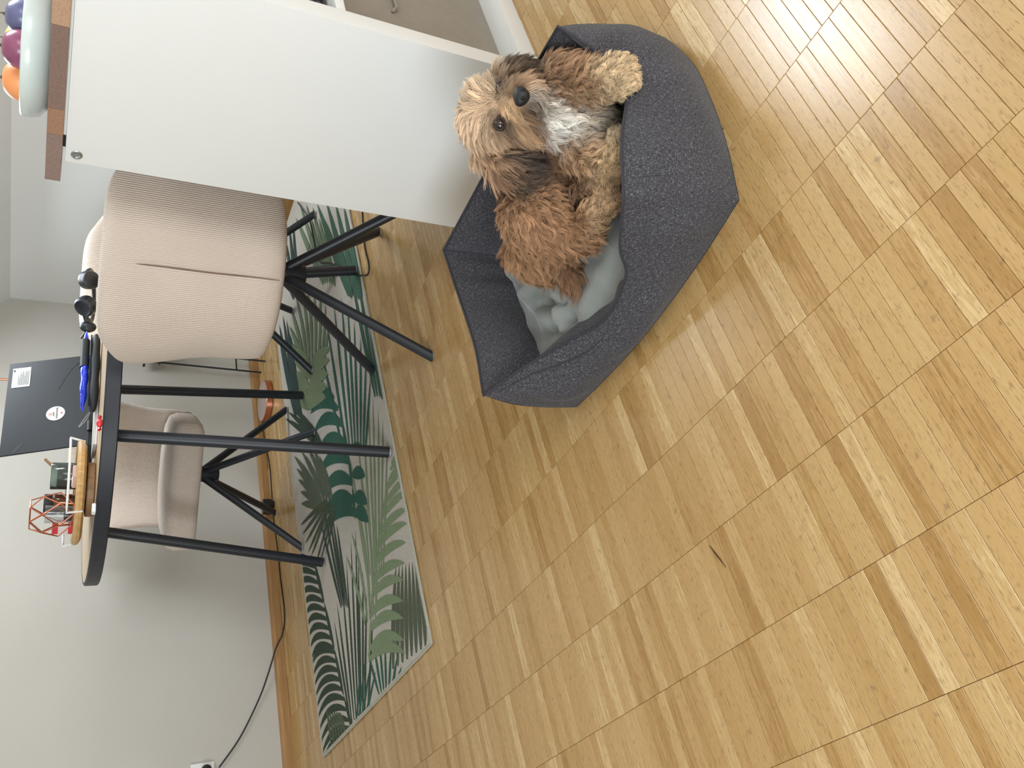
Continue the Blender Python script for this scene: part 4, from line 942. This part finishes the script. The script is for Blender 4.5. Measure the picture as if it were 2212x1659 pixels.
# coat colour by place on the body; shaded gap by the thigh painted darker
COAT = [ # px, py, colour, reach in px, weight
 (1008, 255, (232, 202, 164), 40, 1), (1035, 200, (230, 200, 162), 35, 1), (1030, 310, (216, 178, 136), 40, 1), (1060, 230, (210, 172, 130), 28, 1), (1060, 290, (210, 168, 124), 30, 1),
 (1078, 266, (60, 42, 32), 13, 6), (1097, 287, (112, 82, 60), 9, 3), (1070, 256, (96, 70, 52), 8, 3), (1083, 193, (60, 44, 34), 12, 5), (1095, 228, (218, 174, 122), 16, 2), (1105, 205, (190, 148, 104), 16, 1), (1132, 290, (206, 162, 114), 20, 1), (1122, 258, (150, 112, 74), 14, 1), (1145, 265, (112, 84, 58), 13, 2),
 (1125, 168, (194, 154, 112), 22, 1), (1150, 232, (92, 70, 52), 13, 3), (1163, 212, (204, 188, 170), 14, 3), (1172, 205, (192, 172, 148), 14, 1),
 (1050, 345, (186, 144, 104), 24, 2), (1080, 380, (156, 116, 82), 20, 2), (1132, 372, (46, 44, 46), 20, 5), (1102, 332, (66, 60, 56), 15, 4), (1150, 345, (44, 42, 42), 15, 4), (1112, 400, (104, 88, 74), 13, 3), (1130, 400, (76, 68, 60), 12, 3), (1095, 355, (120, 92, 68), 12, 2),
 (1100, 142, (90, 74, 62), 10, 3), (1130, 140, (44, 38, 36), 16, 4), (1152, 148, (50, 44, 40), 10, 4),
 (1205, 262, (250, 244, 232), 19, 5), (1198, 240, (230, 218, 200), 16, 3), (1222, 280, (226, 214, 196), 17, 3), (1185, 250, (222, 208, 188), 14, 2), (1270, 262, (204, 188, 164), 24, 2), (1300, 280, (196, 182, 160), 22, 2), (1250, 225, (186, 152, 116), 22, 1),
 (1195, 165, (178, 136, 96), 36, 1), (1220, 200, (170, 126, 86), 26, 1), (1338, 162, (220, 190, 144), 28, 3), (1285, 190, (178, 136, 94), 24, 1),
 (1215, 320, (160, 114, 74), 30, 1), (1250, 335, (200, 152, 104), 26, 1), (1190, 365, (132, 92, 60), 24, 2), (1300, 350, (208, 172, 124), 30, 2), (1335, 330, (212, 178, 130), 30, 2),
 (1140, 405, (170, 128, 88), 34, 1), (1170, 470, (180, 130, 84), 46, 1), (1110, 460, (180, 134, 90), 40, 1), (1220, 500, (172, 126, 82), 36, 1), (1295, 440, (208, 168, 120), 26, 2), (1245, 400, (120, 84, 60), 20, 2),
 (1165, 550, (172, 126, 82), 36, 1), (1230, 580, (146, 106, 70), 34, 1), (1270, 600, (134, 98, 66), 30, 1)]
# combing: px, py, direction in the picture plane, outward share, length (m), wave, reach
COMB = [
 (1003, 250, (-0.35, 0.5), 0.50, 0.034, 0.40, 24), (1015, 205, (-0.5, -0.9), 0.45, 0.032, 0.40, 24), (1012, 310, (0.50, 1.0), 0.40, 0.038, 0.35, 28), (1048, 222, (-1.0, 0.2), 0.30, 0.028, 0.40, 20),
 (1045, 275, (0.15, 1.0), 0.24, 0.036, 0.25, 26), (1055, 185, (-0.3, -1.0), 0.26, 0.026, 0.25, 22), (1072, 222, (-0.9, 0.6), 0.36, 0.022, 0.2, 14), (1097, 240, (0.0, 1.0), 0.34, 0.022, 0.2, 13),
 (1092, 292, (0.6, 1.0), 0.16, 0.036, 0.15, 22), (1132, 290, (0.70, 0.80), 0.18, 0.038, 0.15, 24), (1122, 250, (0.60, 0.95), 0.20, 0.034, 0.12, 18), (1120, 172, (0.8, -0.55), 0.20, 0.026, 0.2, 22), (1150, 228, (0.85, 0.6), 0.24, 0.022, 0.2, 16),
 (1050, 335, (0.85, 0.75), 0.20, 0.046, 0.2, 26), (1100, 370, (1.0, 0.32), 0.18, 0.046, 0.18, 30), (1140, 370, (1.0, -0.10), 0.22, 0.030, 0.35, 22), (1095, 150, (0.9, -0.25), 0.3, 0.030, 0.3, 22), (1140, 150, (1.0, 0.2), 0.3, 0.026, 0.4, 22),
 (1180, 245, (1.0, 0.35), 0.30, 0.034, 0.6, 24), (1215, 262, (0.9, 0.55), 0.34, 0.036, 0.8, 26), (1215, 180, (0.9, 0.30), 0.38, 0.034, 0.9, 34), (1270, 260, (1.0, 0.20), 0.32, 0.036, 0.8, 30),
 (1285, 185, (1.0, -0.1), 0.38, 0.022, 1.0, 24), (1338, 163, (0.5, 0.3), 0.60, 0.013, 1.6, 28), (1240, 320, (0.85, 0.65), 0.34, 0.036, 0.9, 32), (1190, 370, (0.7, 0.7), 0.36, 0.030, 0.8, 28),
 (1305, 350, (0.8, -0.3), 0.42, 0.018, 1.2, 30), (1342, 312, (0.5, -0.6), 0.42, 0.015, 1.3, 26), (1125, 410, (0.2, 0.6), 0.48, 0.018, 1.5, 26), (1165, 405, (0.7, -0.1), 0.42, 0.020, 1.4, 24),
 (1110, 470, (-0.1, 1.0), 0.32, 0.032, 0.9, 34), (1170, 470, (0.35, 1.0), 0.30, 0.036, 0.9, 40), (1220, 480, (0.8, 0.5), 0.32, 0.030, 0.8, 30), (1300, 438, (0.8, -0.4), 0.42, 0.014, 1.3, 26), (1150, 550, (0.1, 1.0), 0.32, 0.036, 0.7, 36), (1200, 575, (0.25, 1.0), 0.30, 0.050, 0.5, 28), (1262, 600, (0.15, 1.0), 0.34, 0.058, 0.4, 30)]
def proj_np(P):
    d = P-np.array(CAMP); zf = d @ np.array(FWD)
    return 1106-F_PX*(d @ np.array(UPV))/zf, 829.5-F_PX*(d @ np.array(RGT))/zf
def blend(px, py, tab, vals, reach, wt=None):
    tab = np.array(tab, float); d2 = (px[:, None]-tab[None, :, 0])**2+(py[:, None]-tab[None, :, 1])**2
    w = np.exp(-d2/(2*np.array(reach)[None, :]**2))+1e-5/(1+d2/400.0)
    if wt is not None: w = w*np.array(wt)[None, :]
    w /= w.sum(1, keepdims=True)
    return w @ np.array(vals, float)
def hue(c):
    g = 0.3*c[0]+0.55*c[1]+0.15*c[2]; return [1.13*(g+(x-g)*0.83) for x in c]
def coat(P):
    px, py = proj_np(P); return blend(px, py, [(c[0], c[1]) for c in COAT], [hue(lin(c[2])[:3]) for c in COAT], [c[3] for c in COAT], [c[4] for c in COAT])
def comb(P):
    px, py = proj_np(P)
    return blend(px, py, [(c[0], c[1]) for c in COMB], [(*c[2], c[3], c[4], c[5]) for c in COMB], [c[6] for c in COMB])
nv_ = len(bme.vertices); vco = np.empty(nv_*3); bme.vertices.foreach_get('co', vco); vco = vco.reshape(-1, 3)
vw = vco+np.array(DOGO)
ca = bme.color_attributes.new('coat', 'FLOAT_COLOR', 'POINT'); cc = np.ones((nv_, 4)); cc[:, :3] = coat(vw)*0.72; ca.data.foreach_set('color', cc.ravel())  # skin painted darker to stand for shade between the locks
def coat_mat(name, rough, tip):
    m, b, t = base(name, (170, 130, 90), rough, spec=0.25)
    a = t.new('ShaderNodeAttribute'); a.attribute_name = 'coat'
    if tip:
        nz = t.new('ShaderNodeAttribute'); nz.attribute_name = 'shade'
        mu = t.new('ShaderNodeVectorMath', operation='MULTIPLY'); t.link(a.outputs['Color'], mu.inputs[0]); t.link(nz.outputs['Fac'], mu.inputs[1]); t.link(mu.outputs[0], b.inputs['Base Color'])
    else:
        t.link(a.outputs['Color'], b.inputs['Base Color'])
    return m
bme.materials.append(coat_mat('dog_skin_coat', 0.9, False))
body = bpy.data.objects.new('body', bme); COL.objects.link(body); body.parent = dog
# eyes, lids, nose
M_eye = mat('dark_brown_eye', (34, 20, 14), 0.04, spec=0.8); M_lid2 = mat('dark_eyelid', (44, 32, 28), 0.6, var=0.1); M_nose = mat('black_nose', (26, 26, 28), 0.5, var=0.15, scale=300, bump=0.5, bscale=900, bdist=0.0006)
M_nos = mat('nostril', (10, 10, 11), 0.7)
EYES = [at(1080, 270, 1.2985), at(1084, 191, 1.3080)]
for e in EYES:
    eo = MB().ball(tuple(e-DOGO), 0.0098, 20, 14).build('eye', M_eye, dog, smooth='all')
    lo_ = MB(); 
    pts = []
    for k in range(24):
        a = k*2*PI/24; pts.append(e-DOGO-FWD*0.0052+E1*0.0074*math.sin(a)+E2*0.0092*math.cos(a))
    lo_.tube(pts, 0.0014, 6, closed=True).build('eyelid', M_lid2, eo, smooth='all')
NP = at(1127, 208, 1.2560)
rows = []
for i in range(15):
    a = -PI/2+PI*i/14; ca_ = max(1e-4, math.cos(a)); row = []
    for k in range(24):
        q = k*2*PI/24; sx = math.cos(q)*ca_; sy = math.sin(q)*ca_; sz = math.sin(a)
        wid = 0.0150*(1-0.30*sx)       # wider at the top, narrow to the lip
        row.append(NP-DOGO+E1*0.0128*sx+E2*wid*sy+FWD*0.0115*sz)
    rows.append(row)
no = MB().grid(rows, cv=True).build('nose', M_nose, dog, smooth='all')
for s in (-1, 1):
    c = NP-DOGO-FWD*0.0090+E2*s*0.0062+E1*0.0012
    MB().ball((0, 0, 0), (0.0036, 0.0036, 0.0044), 12, 8).xf(Matrix.Translation(c) @ Matrix(((E1.x, E2.x, E3.x, 0), (E1.y, E2.y, E3.y, 0), (E1.z, E2.z, E3.z, 0), (0, 0, 0, 1)))).build('nostril', M_nos, no, smooth='all')
# fur: wavy locks
bme.calc_loop_triangles()
tri = np.empty(len(bme.loop_triangles)*3, int); bme.loop_triangles.foreach_get('vertices', tri); tri = tri.reshape(-1, 3)
vn = np.empty(nv_*3); bme.vertices.foreach_get('normal', vn); vn = vn.reshape(-1, 3)
A, B_, C_ = vw[tri[:, 0]], vw[tri[:, 1]], vw[tri[:, 2]]
ar = np.linalg.norm(np.cross(B_-A, C_-A), axis=1)/2
NCL, NST, K = 6600, 20, 10
ti = RNG.choice(len(tri), NCL, p=ar/ar.sum()); u = RNG.random((NCL, 2)); fl_ = u.sum(1) > 1; u[fl_] = 1-u[fl_]
w3 = np.stack([1-u.sum(1), u[:, 0], u[:, 1]], 1)
root = (vw[tri[ti]]*w3[:, :, None]).sum(1); nor = (vn[tri[ti]]*w3[:, :, None]).sum(1); nor /= np.linalg.norm(nor, axis=1, keepdims=True)
keep = np.ones(NCL, bool)
for e in EYES:
    dd = root-np.array(e); keep &= np.linalg.norm(dd-np.outer(dd @ np.array(FWD), np.array(FWD)), axis=1) > 0.0078
dd = root-np.array(NP); keep &= np.linalg.norm(dd-np.outer(dd @ np.array(FWD), np.array(FWD)), axis=1) > 0.0135
root, nor = root[keep], nor[keep]; NCL = len(root)
cm = comb(root)
e1, e2, fw = np.array(E1), np.array(E2), np.array(FWD)
cdir = cm[:, :1]*e1+cm[:, 1:2]*e2+0.25*fw*0
cdir = cdir-nor*(cdir*nor).sum(1, keepdims=True); cdir /= np.linalg.norm(cdir, axis=1, keepdims=True)+1e-9
lift, length, wav = cm[:, 2], cm[:, 3]*RNG.uniform(0.75, 1.25, NCL), cm[:, 4]
ppx, ppy = proj_np(root)
near_face = np.exp(-((ppx-1083)**2/(22**2)+(ppy-230)**2/(62**2)))     # short hair around the eyes
length = length*(1-0.45*near_face)
jit = RNG.normal(0, 1, (NCL, 3))*(0.10+0.16*np.minimum(1, wav))[:, None]; jit -= nor*(jit*nor).sum(1, keepdims=True)
cdir = cdir+jit; cdir /= np.linalg.norm(cdir, axis=1, keepdims=True)
side = np.cross(nor, cdir); ph = RNG.uniform(0, 2*PI, NCL); fq = RNG.uniform(0.8, 1.3, NCL)
ss = np.linspace(0, 1, K)
G = np.zeros((NCL, K, 3)); G[:, 0] = root-nor*0.001
grav = np.array((0, 0, -1.0))
for k in range(1, K):
    s = ss[k]
    d = nor*(lift*(1.5-1.1*s)+0.12)[:, None]+cdir*(0.55+0.6*s)+grav*0.14*s
    d /= np.linalg.norm(d, axis=1, keepdims=True)
    G[:, k] = G[:, k-1]+d*(length/(K-1))[:, None]
amp = np.minimum(0.0044, 0.0044*wav+0.0004)*np.where(wav > 1.1, 0.80, 1.0)
wl = np.where(wav > 1.15, 0.012, 0.042)
for k in range(1, K):
    th = 2*PI*ss[k]*length/wl*fq+ph; g_ = min(1.0, ss[k]*2.2)
    G[:, k] += side*(amp*np.sin(th)*g_)[:, None]+nor*(amp*0.8*np.cos(th)*g_*np.minimum(1, wav))[:, None]
off = RNG.normal(0, 1, (NCL, NST, 3)); off -= nor[:, None]*(off*nor[:, None]).sum(2, keepdims=True); off *= 0.0038
spread = RNG.normal(0, 0.0009, (NCL, NST, 3))
lenf = RNG.uniform(0.72, 1.08, (NCL, NST))
clump = 1-0.72*ss**0.75
strands = np.zeros((NCL, NST, K, 3))
for k in range(K):
    s = np.clip(ss[k]*lenf, 0, 1)*(K-1); i0 = np.minimum(s.astype(int), K-2); fr_ = (s-i0)[..., None]
    ci = np.arange(NCL)[:, None]
    base_p = G[ci, i0]*(1-fr_)+G[ci, i0+1]*fr_
    strands[:, :, k] = base_p+off*clump[k]+spread*ss[k]
fly = RNG.random((NCL, NST)) < 0.05
strands[fly] += RNG.normal(0, 0.0035, (fly.sum(), 1, 3))*ss[None, :, None]**1.5
NT_ = NCL*NST
pos = (strands.reshape(-1, 3)-np.array(DOGO)).astype(np.float32)
hc = bpy.data.hair_curves.new('fur'); hc.add_curves([K]*NT_)
hc.attributes['position'].data.foreach_set('vector', pos.ravel())
rad = np.tile(np.interp(ss, [0, 0.5, 1], [0.00030, 0.00026, 0.00008]), NT_).astype(np.float32)
(hc.attributes.get('radius') or hc.attributes.new('radius', 'FLOAT', 'POINT')).data.foreach_set('value', rad)
colr = np.repeat(coat(root+cdir*0.004), NST, axis=0)
fc_ = np.ones((NT_, 4), np.float32); fc_[:, :3] = colr
hc.attributes.new('coat', 'FLOAT_COLOR', 'CURVE').data.foreach_set('color', fc_.ravel())
cl_t = np.repeat(RNG.normal(1.0, 0.20, NCL), NST)*RNG.normal(1.0, 0.12, NT_)
hc.attributes.new('shade', 'FLOAT', 'CURVE').data.foreach_set('value', np.clip(cl_t, 0.5, 1.6).astype(np.float32))
hc.materials.append(coat_mat('dog_hair', 0.55, True))
fur = bpy.data.objects.new('fur', hc); COL.objects.link(fur); fur.parent = dog; fur['kind'] = 'stuff'
